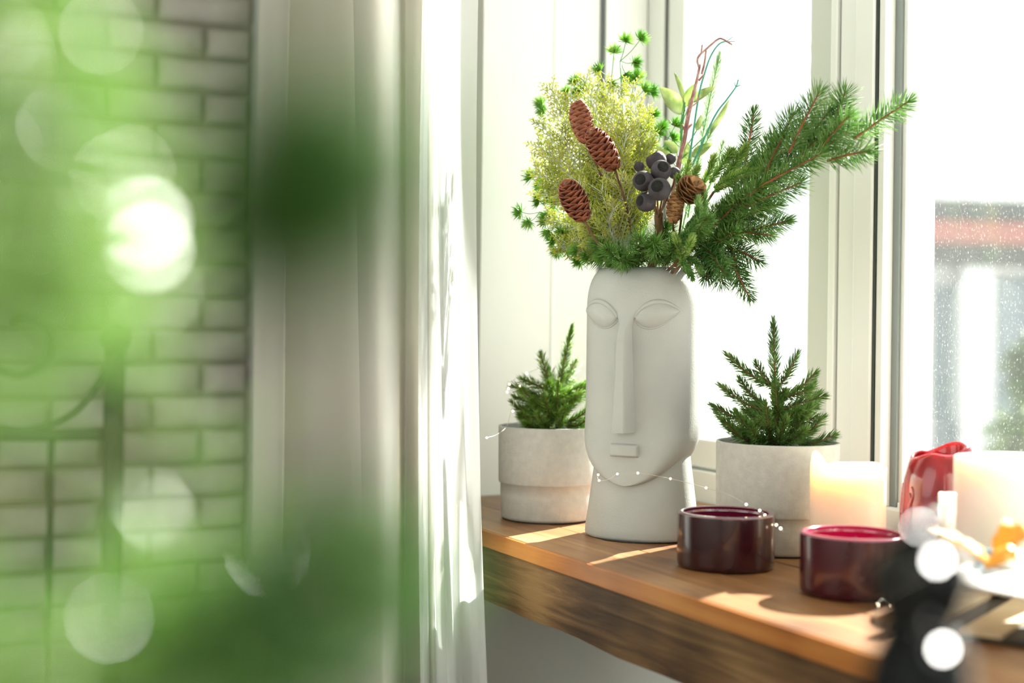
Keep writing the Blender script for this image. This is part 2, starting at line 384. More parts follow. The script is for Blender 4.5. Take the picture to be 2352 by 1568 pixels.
# windows
def ybar(mb, x0, x1, y0, y1, z0, z1): mb.box((x0, y0, z0), (x1, y1, z1))
w1 = semp('window_1', (1.1, 1.6, SILL)); w2 = semp('window_2', (1.1, .8, SILL))
ZF = SILL
fr = MB(); ybar(fr, 1.080, 1.16, 1.335, UE, ZF - .02, ZF + .040); ybar(fr, 1.080, 1.16, UE - .045, UE, ZF + .04, ZT); ybar(fr, 1.080, 1.16, 1.38, UE, ZT - .05, ZT)
fr.obj('frame', M['pvc'], w1, smooth=False, bevel=.002)
sa = MB(); sy0, sy1 = 1.343, UE - .047
for (a, b, c, d) in ((sy0, sy1, ZF + .042, ZF + .083), (sy0, sy1, ZT - .10, ZT - .052)): ybar(sa, 1.088, 1.15, a, b, c, d)
ybar(sa, 1.088, 1.15, sy1 - .042, sy1, ZF + .083, ZT - .10)
sa.obj('sash', M['pvc'], w1, smooth=False, bevel=.003)
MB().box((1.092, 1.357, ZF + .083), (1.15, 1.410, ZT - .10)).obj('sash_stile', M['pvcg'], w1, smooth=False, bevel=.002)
MB().box((1.080, 1.343, ZF + .042), (1.15, 1.357, ZT - .052)).obj('sash_lip', M['pvc'], w1, smooth=False, bevel=.003)
MB().box((1.100, 1.410, ZF + .083), (1.14, 1.416, ZT - .10)).obj('glazing_bead', M['pvc'], w1, smooth=False, bevel=.001)
MB().box((1.085, UE - .0475, ZF + .05), (1.087, UE - .0452, ZT)).obj('gasket', M['gasket'], w1, smooth=False)
MB().box((1.118, 1.41, ZF + .08), (1.122, sy1 - .04, ZT - .10)).obj('glass_pane', M['glass'], w1, smooth=False)
ha = MB().box((1.066, 1.343, ZF + .82), (1.080, 1.357, ZF + .89)); ha.tube([(1.068, 1.35, ZF + .86), (1.045, 1.35, ZF + .86), (1.040, 1.35, ZF + .84), (1.040, 1.35, ZF + .74)], .008, 8)
ha.obj('handle', M['pvc'], w1, smooth=False, bevel=.002)
fr = MB(); ybar(fr, 1.080, 1.16, -.9, 1.335, ZF - .02, ZF + .036); ybar(fr, 1.080, 1.16, -.9, 1.335, ZT - .05, ZT); ybar(fr, 1.078, 1.16, 1.300, 1.3355, ZF + .036, ZT - .05)
ybar(fr, 1.070, 1.16, 1.2660, 1.300, ZF + .036, ZT - .05); ybar(fr, 1.078, 1.16, .30, .36, ZF + .036, ZT - .05); ybar(fr, 1.078, 1.16, -.9, -.84, ZF + .036, ZT - .05)
fr.obj('frame', M['pvc'], w2, smooth=False, bevel=.003)
MB().box((1.095, 1.3357, ZF + .03), (1.15, 1.3425, ZT)).obj('gasket', M['gasket'], w2, smooth=False)
MB().box((1.072, 1.2625, ZF + .036), (1.15, 1.2658, ZT - .05)).obj('gasket', M['gasket'], w2, smooth=False)
MB().box((1.074, 1.2520, ZF + .036), (1.15, 1.2624, ZT - .05)).obj('glazing_bead', M['pvc'], w2, smooth=False, bevel=.001)
MB().box((1.088, 1.2420, ZF + .036), (1.13, 1.2519, ZT - .05)).obj('spacer', M['spacer'], w2, smooth=False)
MB().box((1.092, 1.2360, ZF + .036), (1.125, 1.2419, ZT - .05)).obj('glazing_bead', M['pvc'], w2, smooth=False)
MB().box((1.086, .36, ZF + .036), (1.12, 1.236, ZF + .042)).obj('glazing_bead', M['pvc'], w2, smooth=False)
MB().box((1.098, .36, ZF + .040), (1.102, 1.2418, ZT - .05)).obj('glass_pane', M['glass'], w2, smooth=False)
MB().box((1.098, -.84, ZF + .036), (1.102, .30, ZT - .05)).obj('glass_pane', M['glass'], w2, smooth=False)
# reveal trims
t1 = MB().box((1.004, UE - .004, SILL), (1.010, UE, ZT)).obj('trim_1', M['hgrey'], smooth=False); struct(t1)
t2 = MB().box((1.010, UE - .007, SILL), (1.079, UE, ZT)).obj('trim_2', M['pvc'], smooth=False, bevel=.002); struct(t2)
t3 = MB().box((.93, UE - .002, SILL), (.934, UE, ZT)).obj('trim_3', M['pvc'], smooth=False); struct(t3)

# ------------------------------------------------------------------ outside
struct(MB().box((1.35, -30, -1.2), (60, 60, -1.15)).obj('ground_outside', M['ground'], smooth=False))
hs = thing('house', 'pale neighbouring house with red gutter seen through the right window pane', 'house', (8.8, 9.4, -1.15))
D0 = 12.0
def Q(px, py, dd=0): return P(px, py, D0 + dd)
def panel(name, mm, x0, y0, x1, y1, dd=0, th=.25, skew=0):
    a = Q(x0, y0, dd); b = Q(x1, y0 + skew, dd); c = Q(x1, y1 + skew, dd); d = Q(x0, y1, dd)
    off = FV * th; mb = MB(); mb.add([tuple(v) for v in (a, b, c, d, a + off, b + off, c + off, d + off)], [(3,2,1,0),(4,5,6,7),(0,1,5,4),(1,2,6,5),(2,3,7,6),(3,0,4,7)])
    return mb.obj(name, mm, hs, smooth=False)
panel('wall', M['hwall'], 2030, 590, 2760, 1500, .35, 2.0, 30)
panel('eave', M['hgrey'], 2010, 452, 2800, 500, 0, .5, 22)
panel('gutter', M['hred'], 2010, 500, 2800, 550, -.06, .3, 26)
panel('fascia', M['hgrey'], 2010, 550, 2800, 596, .05, .4, 30)  # dark panel standing in for the shadow below the gutter
for x0, x1, y0 in ((2040, 2096, 690), (2148, 2205, 660), (2292, 2400, 640), (2450, 2550, 640), (2600, 2700, 640)):
    f = panel('window', M['hglass'], x0, y0, x1, 1120, .30, .06)
for x0, x1 in ((2100, 2140), (2212, 2285), (2410, 2440)):
    panel('pier', M['hwall'], x0, 610, x1, 1500, .12, .25)
a, b = Q(2000, 452, 0), Q(2800, 470, 0); up = ZV * 2.3; bk = FV * 5
rf = MB(); rf.add([tuple(v) for v in (a, b, b + bk + up, a + bk + up, a + ZV*.08, b + ZV*.08, b + bk + up + ZV*.08, a + bk + up + ZV*.08)], [(3,2,1,0),(4,5,6,7),(0,1,5,4),(1,2,6,5),(2,3,7,6),(3,0,4,7)])
rf.obj('roof', M['hroof'], hs, smooth=False)
for i in range(7):
    t = .06 + i * .15; p = a.lerp(b, t) + ZV * .1; q = a.lerp(b, t - .42) + bk + up + ZV * .1
    MB().tube([p, q], .04, 4).obj('roof_rib', M['hrib'], hs, smooth=False)
for i, (px, py, dd, rr, lab) in enumerate(((2420, 860, -2.2, .34, 'pale green shrub beside the neighbouring house'), (2390, 1050, -3.5, .34, 'darker low shrub in front of the neighbouring house'))):
    c = P(px, py, D0 + dd); g0 = Vector((c.x, c.y, -1.15)); sh = thing('shrub', lab, 'shrub', tuple(g0))
    MB().tube([g0, c], .04, 6).obj('stem', M['bark'], sh)
    fo = MB()
    for k in range(900):
        v = Vector((R.gauss(0, 1), R.gauss(0, 1), R.gauss(0, 1))).normalized() * rr * R.random() ** .4
        needle(fo, c + v, Vector((R.gauss(0,1), R.gauss(0,1), R.gauss(0,1))), .09, .02)
    fo.obj('foliage', M['bush'], sh, kind='stuff')

# ------------------------------------------------------------------ curtain
def curtain(name, m, prof_top, prof_bot, ztop, zbot, label, parent=None, nz=60, ex=1):
    A = bez([Vector((x, y, 0)) for x, y in prof_top], 260); B = bez([Vector((x, y, 0)) for x, y in prof_bot], 260); n = min(len(A), len(B))
    mb = MB(); vs = []; fs = []
    for j in range(nz + 1):
        t = j / nz; z = ztop + (zbot - ztop) * t; tt = min(1.25, max(-.25 if ex == 1 else 0, (1.45 - z) / .87)); tt = tt ** ex if tt > 0 else tt
        for i in range(n):
            p = A[i].lerp(B[i], tt); k = .006 * noise.noise(Vector((i * .045, z * 1.8, 3))) * min(1, t * 3)
            vs.append((p.x + k, p.y + k * .5, z))
    for j in range(nz):
        for i in range(n - 1): fs.append((j*n+i, j*n+i+1, (j+1)*n+i+1, (j+1)*n+i))
    mb.add(vs, fs); return mb
# (x, y) of the folds, from the window side towards the brick wall
def NU_(px, u): r = (px - 1176) / FPX; return (u * (.439 + .898 * r) / (.898 - .439 * r), u)
top = [NU_(*q) for q in ((985, 1.43), (962, 1.40), (945, 1.45), (925, 1.56), (908, 1.52), (905, 1.43), (880, 1.36), (835, 1.36), (800, 1.43), (798, 1.52), (825, 1.64), (790, 1.77), (720, 1.82), (665, 1.79), (652, 1.72), (635, 1.78), (600, 1.85), (582, 1.90))]
bot = [NU_(*q) for q in ((1040, 1.38), (1010, 1.36), (985, 1.42), (940, 1.50), (934, 1.42), (915, 1.33), (880, 1.33), (856, 1.40), (856, 1.50), (880, 1.62), (820, 1.75), (730, 1.81), (665, 1.77), (656, 1.71), (640, 1.76), (605, 1.83), (582, 1.88))]
cu = curtain('curtain', M['curtain'], top, bot, 2.5, .03, '').obj('curtain', M['curtain'])
sm = cu.modifiers.new('thick', 'SOLIDIFY'); sm.thickness = .0012
tag(cu, 'long cream curtain hanging in deep folds left of the white sheer', 'curtain')
top = [NU_(*q) for q in ((1088, 1.50), (1060, 1.47), (1032, 1.42), (1014, 1.32), (1000, 1.36), (985, 1.41), (966, 1.35), (958, 1.38))]
bot = [NU_(*q) for q in ((1147, 1.24), (1115, 1.27), (1080, 1.33), (1050, 1.28), (1025, 1.33), (1010, 1.37), (990, 1.31), (978, 1.35))]
sh = curtain('sheer', M['sheer'], top, bot, 2.5, .05, '', ex=2.5).obj('sheer_curtain', M['sheer'])
tag(sh, 'white sheer curtain lit by the sun, hanging over the left end of the sill', 'curtain')
rod = MB().tube([(.6, -.8, 2.52), (.6, 2.7, 2.52)], .014, 12).obj('curtain_rod', M['pvc']); tag(rod, 'white curtain rod above the window, above the frame', 'curtain rod')

# ------------------------------------------------------------------ iron headboard by the brick wall
hd = 2.62
g = P(260, 1100, hd); ib = thing('iron_headboard', 'wrought iron headboard with scrolls in front of the white brick wall', 'headboard', (g.x, g.y, 0))
def H(px, py): return P(px, py, hd)
t_ = H(262, 800); MB().tube([(g.x, g.y, 0), (g.x, g.y, t_.z)], .019, 12).obj('post', M['iron'], ib)
MB().ball((g.x, g.y, t_.z + .02), .028, 12).obj('post_knob', M['iron'], ib)
l_ = H(-420, 1000); hx = Vector((l_.x, l_.y, 0)) - Vector((g.x, g.y, 0))
MB().tube([(l_.x, l_.y, 0), (l_.x, l_.y, t_.z)], .019, 12).obj('post', M['iron'], ib)
MB().tube([H(255, 1000), H(-420, 994)], .011, 10).obj('rail', M['iron'], ib)
r2 = [(g.x, g.y, .35), (l_.x, l_.y, .35)]; MB().tube(r2, .011, 10).obj('rail', M['iron'], ib)
for px in (118, -20, -158, -296):
    a = H(px, 1000); MB().tube([a, (a.x, a.y, .35)], .0062, 8).obj('bar', M['iron'], ib)
MB().tube(bez([H(255, 820), H(225, 880), H(170, 945), H(100, 978), H(30, 985), H(-60, 960), H(-140, 880)], 40), .007, 8).obj('scroll', M['iron'], ib)
MB().tube(bez([H(40, 742), H(35, 730), H(60, 726), H(95, 738), H(118, 775), H(105, 830), H(50, 860), H(-30, 840)], 48), .008, 8).obj('scroll', M['iron'], ib)

# ------------------------------------------------------------------ face vase
vb = S(1474, 1229); VC = Vector((vb.x, vb.y, SILL)); fa = math.radians(21)
toC = (CP - VC); toC.z = 0; toC.normalize()
FN = Matrix.Rotation(-fa, 3, 'Z') @ toC             # direction the face looks
SX = ZV.cross(FN)                                     # to the right as seen by the viewer
if SX.dot(RV) < 0: SX = -SX
vase = thing('face_vase', 'tall grey ceramic vase sculpted as a long face', 'vase', tuple(VC))
def hw(z):
    if z < .131:
        t = (.131 - z) / .0705; return .0628 * max(0, 1 - min(1, t) ** 2) ** .5 + .0003
    if z > .255:
        t = (z - .255) / .045; return .0628 - .0195 * (1 - math.sqrt(max(0, 1 - min(1, t) ** 2.2)))
    return .0628
def chin(z):      # how far the middle of the head moves forward towards the chin
    return .024 * min(1, max(0, (.131 - z) / .0705)) ** 1.6
def hd_(z):
    if z < .131: return .0555 - chin(z)
    if z > .255:
        t = (z - .255) / .045; return .0555 - .0175 * (1 - math.sqrt(max(0, 1 - min(1, t) ** 2.2)))
    return .0555
EX = 2.6
def headpt(q, z, k=1.0):
    c, s_ = math.cos(q), math.sin(q); a = hw(z) * k; b = hd_(z) * k
    ex_ = EX + 5 * chin(z) / .024; f = (abs(c) ** ex_ + abs(s_) ** ex_) ** (-1 / ex_)
    return VC + SX * (a * c * f) + FN * (b * s_ * f + chin(z)) + ZV * z
hm = MB(); NQ = 128; zs = [.0605, .0607, .0612, .062, .0635, .066, .069, .073, .08, .088, .097, .107, .117, .128] + [.128 + i * .0127 for i in range(1, 11)] + [.262, .268, .274, .280, .286, .291, .295, .298, .2995, .300]
vs = []; fs = []
for z in zs:
    for j in range(NQ): vs.append(tuple(headpt(2 * PI * j / NQ, z)))
for (z, k) in ((.3004, .95), (.2995, .90), (.296, .88), (.27, .75), (.22, .70)):
    for j in range(NQ):
        p = headpt(2 * PI * j / NQ, .300 if z > .29 else .27, k); vs.append((p.x, p.y, SILL + z))
nr = len(zs) + 5
for i in range(nr - 1):
    for j in range(NQ): j2 = (j+1) % NQ; fs.append((i*NQ+j, i*NQ+j2, (i+1)*NQ+j2, (i+1)*NQ+j))
fs.append(tuple(range(NQ))[::-1]); fs.append(tuple((nr-1)*NQ + j for j in range(NQ)))
hm.add(vs, fs); hm.obj('head', M['vase'], vase)
# neck
nm = MB(); vs = []; fs = []; prof = [(.0600, 0), (.0628, .0015), (.0636, .004), (.0632, .012), (.0600, .035), (.0568, .06), (.0535, .085), (.0515, .105), (.0500, .13)]
for (r, z) in prof:
    for j in range(NQ):
        q = 2 * PI * j / NQ; c, s_ = math.cos(q), math.sin(q); f = (abs(c)**2.3 + abs(s_)**2.3) ** (-1/2.3)
        vs.append(tuple(VC + SX * (r * c * f) + FN * (r * .86 * s_ * f) + ZV * z))
for i in range(len(prof) - 1):
    for j in range(NQ): j2 = (j+1) % NQ; fs.append((i*NQ+j, i*NQ+j2, (i+1)*NQ+j2, (i+1)*NQ+j))
fs.append(tuple(range(NQ))[::-1]); fs.append(tuple((len(prof)-1)*NQ + j for j in range(NQ)))
nm.add(vs, fs); nm.obj('neck', M['vase'], vase)
def surf(s_, z, h=0):
    a = hw(z); b = hd_(z); x = min(.999, abs(s_) / a); d = b * (1 - x ** EX) ** (1 / EX)
    # outward normal of the superellipse
    nx = (x ** (EX - 1)) / a * (1 if s_ > 0 else -1); ny = ((d / b) ** (EX - 1)) / b; n = (SX * nx + FN * ny).normalized()
    return VC + SX * s_ + FN * (d + chin(z)) + ZV * z + n * h
def patch(gx, gz, fn, name):
    mb = MB(); vs = []; fs = []
    for i in range(gx + 1):
        for j in range(gz + 1):
            s_, z, h = fn(i / gx, j / gz); vs.append(tuple(surf(s_, z, h)))
    for i in range(gx):
        for j in range(gz): fs.append((i*(gz+1)+j, i*(gz+1)+j+1, (i+1)*(gz+1)+j+1, (i+1)*(gz+1)+j))
    mb.add(vs, fs); o = mb.obj(name, M['vase'], vase)
    return o
for sg in (-1, 1):
    # almond eye: domed lens within a raised lid line
    def outline(t):  # t 0..1 across from the nose outwards ; returns lower z, upper z
        up = .2345 + .0150 * math.sin(PI * min(1, t * .5 + 0.0)) * 1.0 + .0125 * math.sin(PI * t) ** .75
        lo = .2410 + .0085 * t - .0125 * math.sin(PI * min(1, t ** .9)) ** .7
        if t < .5: pass
        lo = .2430 + .0085 * t - .0135 * math.sin(PI * t ** .85) ** .75
        up = .2430 + .0085 * t + .0135 * math.sin(PI * t ** .95) ** .7
        return lo, up
    def eye(u, v, sg=sg):
        t = u; lo, up = outline(t); s_ = sg * (.0105 + .0435 * t); z = lo + (up - lo) * v
        e = math.sin(PI * v) * math.sin(PI * t) ** .5
        return s_, z, .0004 + .0058 * e ** .8
    patch(30, 16, eye, 'eye')
    ring = []
    for k in range(61):
        t = k / 60; ring.append(surf(sg * (.0105 + .0435 * t), outline(t)[1] + .0006, .0006))
    lid = MB().tube(ring, [.0014 + .0014 * math.sin(PI * k / 60) for k in range(61)], 8)
    low = [surf(sg * (.0105 + .0435 * k / 60), outline(k / 60)[0] - .0004, .0000) for k in range(61)]
    lid.tube(low, [.0010] * 61, 8)
    lid.obj('eyelid', M['vase'], vase)
def nose(u, v):
    z = .1195 + (.262 - .1195) * v; x = u * 2 - 1
    wd = .0125 - .0055 * min(1, v * 1.25) ** .8 + (.021 * max(0, (v - .78) / .22) ** 1.8)
    flat_ = .55
    h = .0215 * min(1, (1 - abs(x)) / (1 - flat_)) * (1 - .25 * v) * (1 if v < .70 else .5 + .5 * math.cos(PI * min(1, (v - .70) / .27)))
    hh = h - .0009
    return x * wd, z, hh
patch(20, 60, nose, 'nose')
# closing underside of the nose
nu = MB(); pts = [surf(*nose(i / 20, 0)) for i in range(21)]; bp_ = [surf((i / 10 - 1) * .0125, .1195, -.001) for i in range(21)]
nu.add([tuple(p) for p in pts + bp_], [(i, i + 1, 22 + i, 21 + i) for i in range(20)]); nu.obj('nose_underside', M['vase'], vase, smooth=False)
def mouth(u, v):
    x = u * 2 - 1; y = v * 2 - 1; e = min(1, (1 - abs(x)) / .12, (1 - abs(y)) / .28)
    return x * .0168, .0995 + y * .0078, -.0006 + .0058 * e
patch(34, 18, mouth, 'mouth')
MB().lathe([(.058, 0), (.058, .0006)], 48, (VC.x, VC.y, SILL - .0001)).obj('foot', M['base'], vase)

# ------------------------------------------------------------------ plant pots
def pot(px, by, rpx, h, lip, mm, label):
    c = S(px, by); r = rpx * ((c - CP).dot(FV)) / FPX; t = thing('plant_pot', label, 'pot', (c.x, c.y, SILL))
    rl = r * .955
    pr = [(rl * .93, .0012), (rl * .97, .0025), (rl * .985, .005), (rl, .03), (rl, lip - .0006), (rl + .0015, lip - .0002), (r - .0006, lip + .0004), (r, lip + .0018), (r * 1.004, lip + .03), (r * 1.008, h - .0012), (r * 1.004, h), (r * .965, h), (r * .955, h - .0015), (r * .945, h - .03), (r * .92, h - .05)]
    MB().lathe(pr, 96, (c.x, c.y, SILL)).obj('body', mm, t)
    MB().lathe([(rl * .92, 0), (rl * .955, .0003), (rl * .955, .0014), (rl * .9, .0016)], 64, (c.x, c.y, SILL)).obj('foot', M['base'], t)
    MB().lathe([(r * .93, h - .016), (r * .9, h - .012), (r * .5, h - .007), (.002, h - .005)], 40, (c.x, c.y, SILL), fr=lambda a, z, q: (a, z + .003 * math.sin(q * 7 + a * 300))).obj('soil', M['soil'], t)
    return c, r
pl, rl_ = pot(1256, 1190, 112.5, .1127, .0445, M['pot'], 'round pale grey two-tier pot left of the face vase')
pr_, rr_ = pot(1783, 1262, 139, .115, .040, M['pot_r'], 'round cream-grey two-tier pot right of the face vase')

def minitree(cx, c, dpt, h, branches, label, mn, nl):
    t = thing('potted_spruce', label, 'plant', (c.x, c.y, SILL + h - .01))
    base = Vector((c.x, c.y, SILL + h - .012)); rr = random.Random(int(cx))
    for i, (bx, by, tx, ty, dd) in enumerate(branches):
        a = P(bx, by, dpt + dd * .3); b = P(tx, ty, dpt + dd)
        if a.z < SILL + h - .006: a.z = SILL + h - .006
        a = a.lerp(Vector((c.x, c.y, a.z)), .35)
        mid = a.lerp(b, .5) + ZV * (-.004)
        if i == 0: a = base
        L = (b - a).length
        twig(t, [a, mid if i else a.lerp(b, .5), b], nl, int(L * 3900), .00052, 46, mn, 'bark', .0014, 'branch' if i else 'trunk', rnd=rr)
    for k in range(20):    # inner short branches all round
        q = k * 2.4; zz_ = rr.uniform(.0, .05); L = rr.uniform(.035, .05)
        a = base + ZV * (zz_ + .006); b = a + Vector((math.cos(q), math.sin(q), .35)) * L
        twig(t, [a, a.lerp(b, .5), b], nl, int(L * 3300), .00052, 48, mn, 'bark', .0012, 'branch', rnd=rr)
dl = (pl - CP).dot(FV); dr = (pr_ - CP).dot(FV)
minitree(1260, pl, dl, .1127, [(1290, 985, 1314, 752, 0), (1275, 900, 1243, 815, -.01), (1265, 950, 1200, 893, -.02), (1255, 970, 1178, 925, .0), (1288, 970, 1282, 880, -.035),
  (1300, 960, 1345, 880, 0), (1312, 972, 1362, 930, -.02), (1255, 980, 1196, 952, -.03), (1275, 972, 1250, 905, -.04), (1320, 978, 1352, 962, -.03), (1240, 980, 1206, 972, -.04), (1290, 900, 1262, 850, .03),
  (1270, 985, 1235, 950, -.045), (1290, 985, 1300, 935, -.05), (1300, 880, 1322, 830, .02), (1290, 930, 1330, 905, -.03)],
  'small bright green artificial spruce in the pot left of the vase', 'treel', .0138)
minitree(1783, pr_, dr, .115, [(1775, 1020, 1776, 738, 0), (1775, 890, 1670, 815, 0), (1785, 890, 1830, 815, .01), (1760, 880, 1738, 835, -.01), (1800, 910, 1873, 858, -.01), (1765, 950, 1655, 885, -.01),
  (1750, 980, 1638, 932, .0), (1815, 970, 1880, 905, .01), (1762, 1018, 1758, 925, -.05), (1815, 1005, 1862, 930, -.035), (1705, 1018, 1660, 965, -.03), (1850, 1016, 1915, 1000, .0), (1800, 1015, 1850, 985, -.045),
  (1730, 1010, 1690, 945, -.04), (1790, 960, 1780, 880, -.04), (1820, 950, 1868, 880, .03), (1740, 930, 1700, 870, .03), (1780, 1018, 1805, 960, -.05), (1830, 1018, 1890, 960, -.01), (1700, 1005, 1648, 950, .03), (1735, 1018, 1722, 975, -.05)],
  'small dark green artificial spruce in the pot right of the vase', 'tree', .0140)

# ------------------------------------------------------------------ bouquet
DV = (VC - CP).dot(FV)                       # distance of the vase
VT = VC + ZV * .300
root = lambda dx=0, dz=-.03: VT + SX * dx + ZV * dz
GB = 'stems of the bouquet in the face vase'
def spruce(label, stem, twigs, mn='spruce', nl=.0240, dens=2900, ang=66, ms='redbark', seed=1, wd=.00056):
    rr = random.Random(seed); t = thing('spruce_branch', label, 'branch', tuple(stem[0]))
    MB().tube(bez(stem, 16), [.0026 - .0012 * i / 16 for i in range(len(bez(stem, 16)))], 8).obj('stem', M['bark'], t)
    for tw in twigs:
        (x0, y0, d0, x1, y1, d1) = tw[:6]; m_ = tw[6] if len(tw) > 6 else mn
        a = P(x0, y0, DV + d0); b = P(x1, y1, DV + d1); L = (b - a).length
        mid = a.lerp(b, .5) + Vector((rr.uniform(-1, 1), rr.uniform(-1, 1), rr.uniform(-.6, 1))) * L * .03
        twig(t, [a, mid, b], nl, int(L * dens) + 40, wd, ang, m_, ms, .0015, 'twig', rnd=rr)
    return t
spruce('large spruce branch of the bouquet reaching right across the window frame', [root(.01), P(1600, 590, DV - .03), P(1680, 500, DV - .07), P(1790, 405, DV - .12)],
  [(1812, 352, -.14, 1882, 212, -.16), (1880, 345, -.15, 1950, 265, -.17), (1915, 290, -.13, 1942, 212, -.13), (1960, 320, -.15, 2088, 232, -.17), (1900, 370, -.15, 1995, 347, -.18),
   (1745, 428, -.12, 1888, 352, -.16), (1650, 520, -.06, 1750, 425, -.12), (1745, 430, -.11, 1800, 310, -.13), (1790, 400, -.12, 1850, 300, -.12), (1740, 400, -.1, 1775, 320, -.1),
   (1820, 380, -.12, 1900, 300, -.14), (1690, 470, -.08, 1800, 395, -.10), (1880, 350, -.13, 1970, 290, -.14), (1720, 440, -.08, 1760, 360, -.09), (1770, 380, -.10, 1822, 262, -.11), (1660, 500, -.05, 1735, 385, -.06), (1840, 350, -.12, 1905, 255, -.13), (1700, 480, -.09, 1840, 420, -.13)], seed=3)
spruce('dark spruce spray of the bouquet pointing up behind the large branch', [root(0), P(1640, 520, DV), P(1715, 400, DV + .01)], [(1705, 420, .0, 1732, 258, .0), (1690, 440, .0, 1680, 350, .02)], 'spruce_d', .022, 3000, 60, seed=4)
spruce('spruce spray of the bouquet pointing right below the large branch', [root(.02), P(1600, 585, DV - .04), P(1660, 560, DV - .06)],
  [(1630, 562, -.05, 1812, 507, -.11), (1640, 540, -.05, 1760, 470, -.09), (1620, 570, -.05, 1700, 500, -.09), (1600, 580, -.04, 1690, 530, -.1), (1650, 500, -.05, 1700, 455, -.1), (1600, 560, -.04, 1650, 480, -.08), (1700, 500, -.08, 1790, 470, -.09), (1640, 520, -.07, 1720, 440, -.1), (1580, 560, -.06, 1625, 500, -.12), (1680, 530, -.07, 1770, 540, -.1)], 'spruce', .0205, 3000, seed=5)
spruce('drooping spruce spray of the bouquet hanging right of the vase rim', [root(.03), P(1600, 590, DV - .05), P(1650, 575, DV - .07)],
  [(1655, 560, -.06, 1722, 684, -.10), (1612, 560, -.06, 1668, 632, -.12), (1640, 580, -.06, 1660, 650, -.07), (1600, 590, -.05, 1660, 600, -.09), (1680, 570, -.07, 1700, 640, -.08), (1670, 560, -.06, 1745, 600, -.09), (1630, 590, -.05, 1622, 640, -.09)], 'spruce_d', .021, 2500, seed=6)
spruce('short spruce tuft of the bouquet facing the viewer above the rim', [root(-.0, -.02), P(1508, 600, DV - .03), P(1503, 580, DV - .06)],
  [(1510, 600, -.02, 1500, 553, -.10), (1530, 600, -.03, 1560, 560, -.09), (1520, 590, -.0, 1530, 520, -.06), (1480, 600, -.02, 1470, 545, -.07), (1550, 600, -.02, 1590, 545, -.06)], 'spruce', .0225, 3200, 62, seed=7)
spruce('low spruce spray of the bouquet lying left over the vase rim', [root(-.02, -.02), P(1455, 605, DV - .03), P(1420, 590, DV - .05)],
  [(1470, 605, -.02, 1392, 572, -.08), (1480, 600, -.0, 1420, 598, -.07), (1440, 590, .0, 1370, 560, -.04), (1460, 590, .02, 1410, 540, .0), (1450, 600, .02, 1350, 590, .0)], 'spruce', .0205, 3200, seed=8)
def yew(label, paths, mn, seed, nl=.0115, wd=.0007):
    rr = random.Random(seed); x, y, d = paths[0][0]; t = thing('fir_spray', label, 'branch', tuple(root(.0)))
    MB().tube([root(0), P(x, y, DV + d)], .0015, 6).obj('stem', M['bark'], t)
    for pth in paths:
        pp = [P(a, b, DV + c) for a, b, c in pth]; L = sum((pp[i+1] - pp[i]).length for i in range(len(pp) - 1))
        twig(t, pp, nl, int(L * 3800), wd, 45, mn, 'tstem', .0011, 'twig', rnd=rr, up=FV, planar=.45)
yew('pale green flat fir spray of the bouquet pointing right below the broad leaves', [[(1640, 440, -.04), (1690, 405, -.07), (1755, 368, -.10)], [(1650, 430, -.04), (1685, 380, -.06), (1715, 335, -.08)], [(1640, 430, -.05), (1700, 400, -.09), (1745, 392, -.11)], [(1630, 420, -.04), (1665, 370, -.06), (1680, 350, -.07)]], 'yew', 11)
yew('short fir sprig of the bouquet below the tan cones', [[(1570, 540, -.07), (1600, 500, -.10), (1605, 455, -.11)], [(1560, 550, -.07), (1585, 530, -.1), (1620, 490, -.12)], [(1575, 520, -.07), (1612, 490, -.09), (1618, 445, -.1)]], 'yewd', 12, .0095, .0008)
yew('light green fir tip of the bouquet standing just above the rim', [[(1570, 605, -.07), (1562, 575, -.09), (1550, 540, -.10)], [(1560, 600, -.06), (1580, 570, -.1), (1590, 545, -.11)]], 'yew', 13, .0095)
yew('small fir tip of the bouquet hanging over the right rim', [[(1560, 595, -.07), (1578, 615, -.08), (1590, 638, -.09)], [(1565, 590, -.06), (1595, 600, -.08), (1612, 625, -.09)]], 'yewd', 14, .010)
yew('yellow-tipped fir sprig of the bouquet right of the dark pods', [[(1560, 450, -.04), (1572, 415, -.06), (1583, 372, -.07)], [(1565, 445, -.04), (1590, 410, -.06), (1602, 385, -.07)], [(1550, 450, -.05), (1562, 430, -.07), (1558, 405, -.08)], [(1610, 430, -.03), (1630, 390, -.04), (1640, 360, -.05)]], 'yew', 15, .0095)

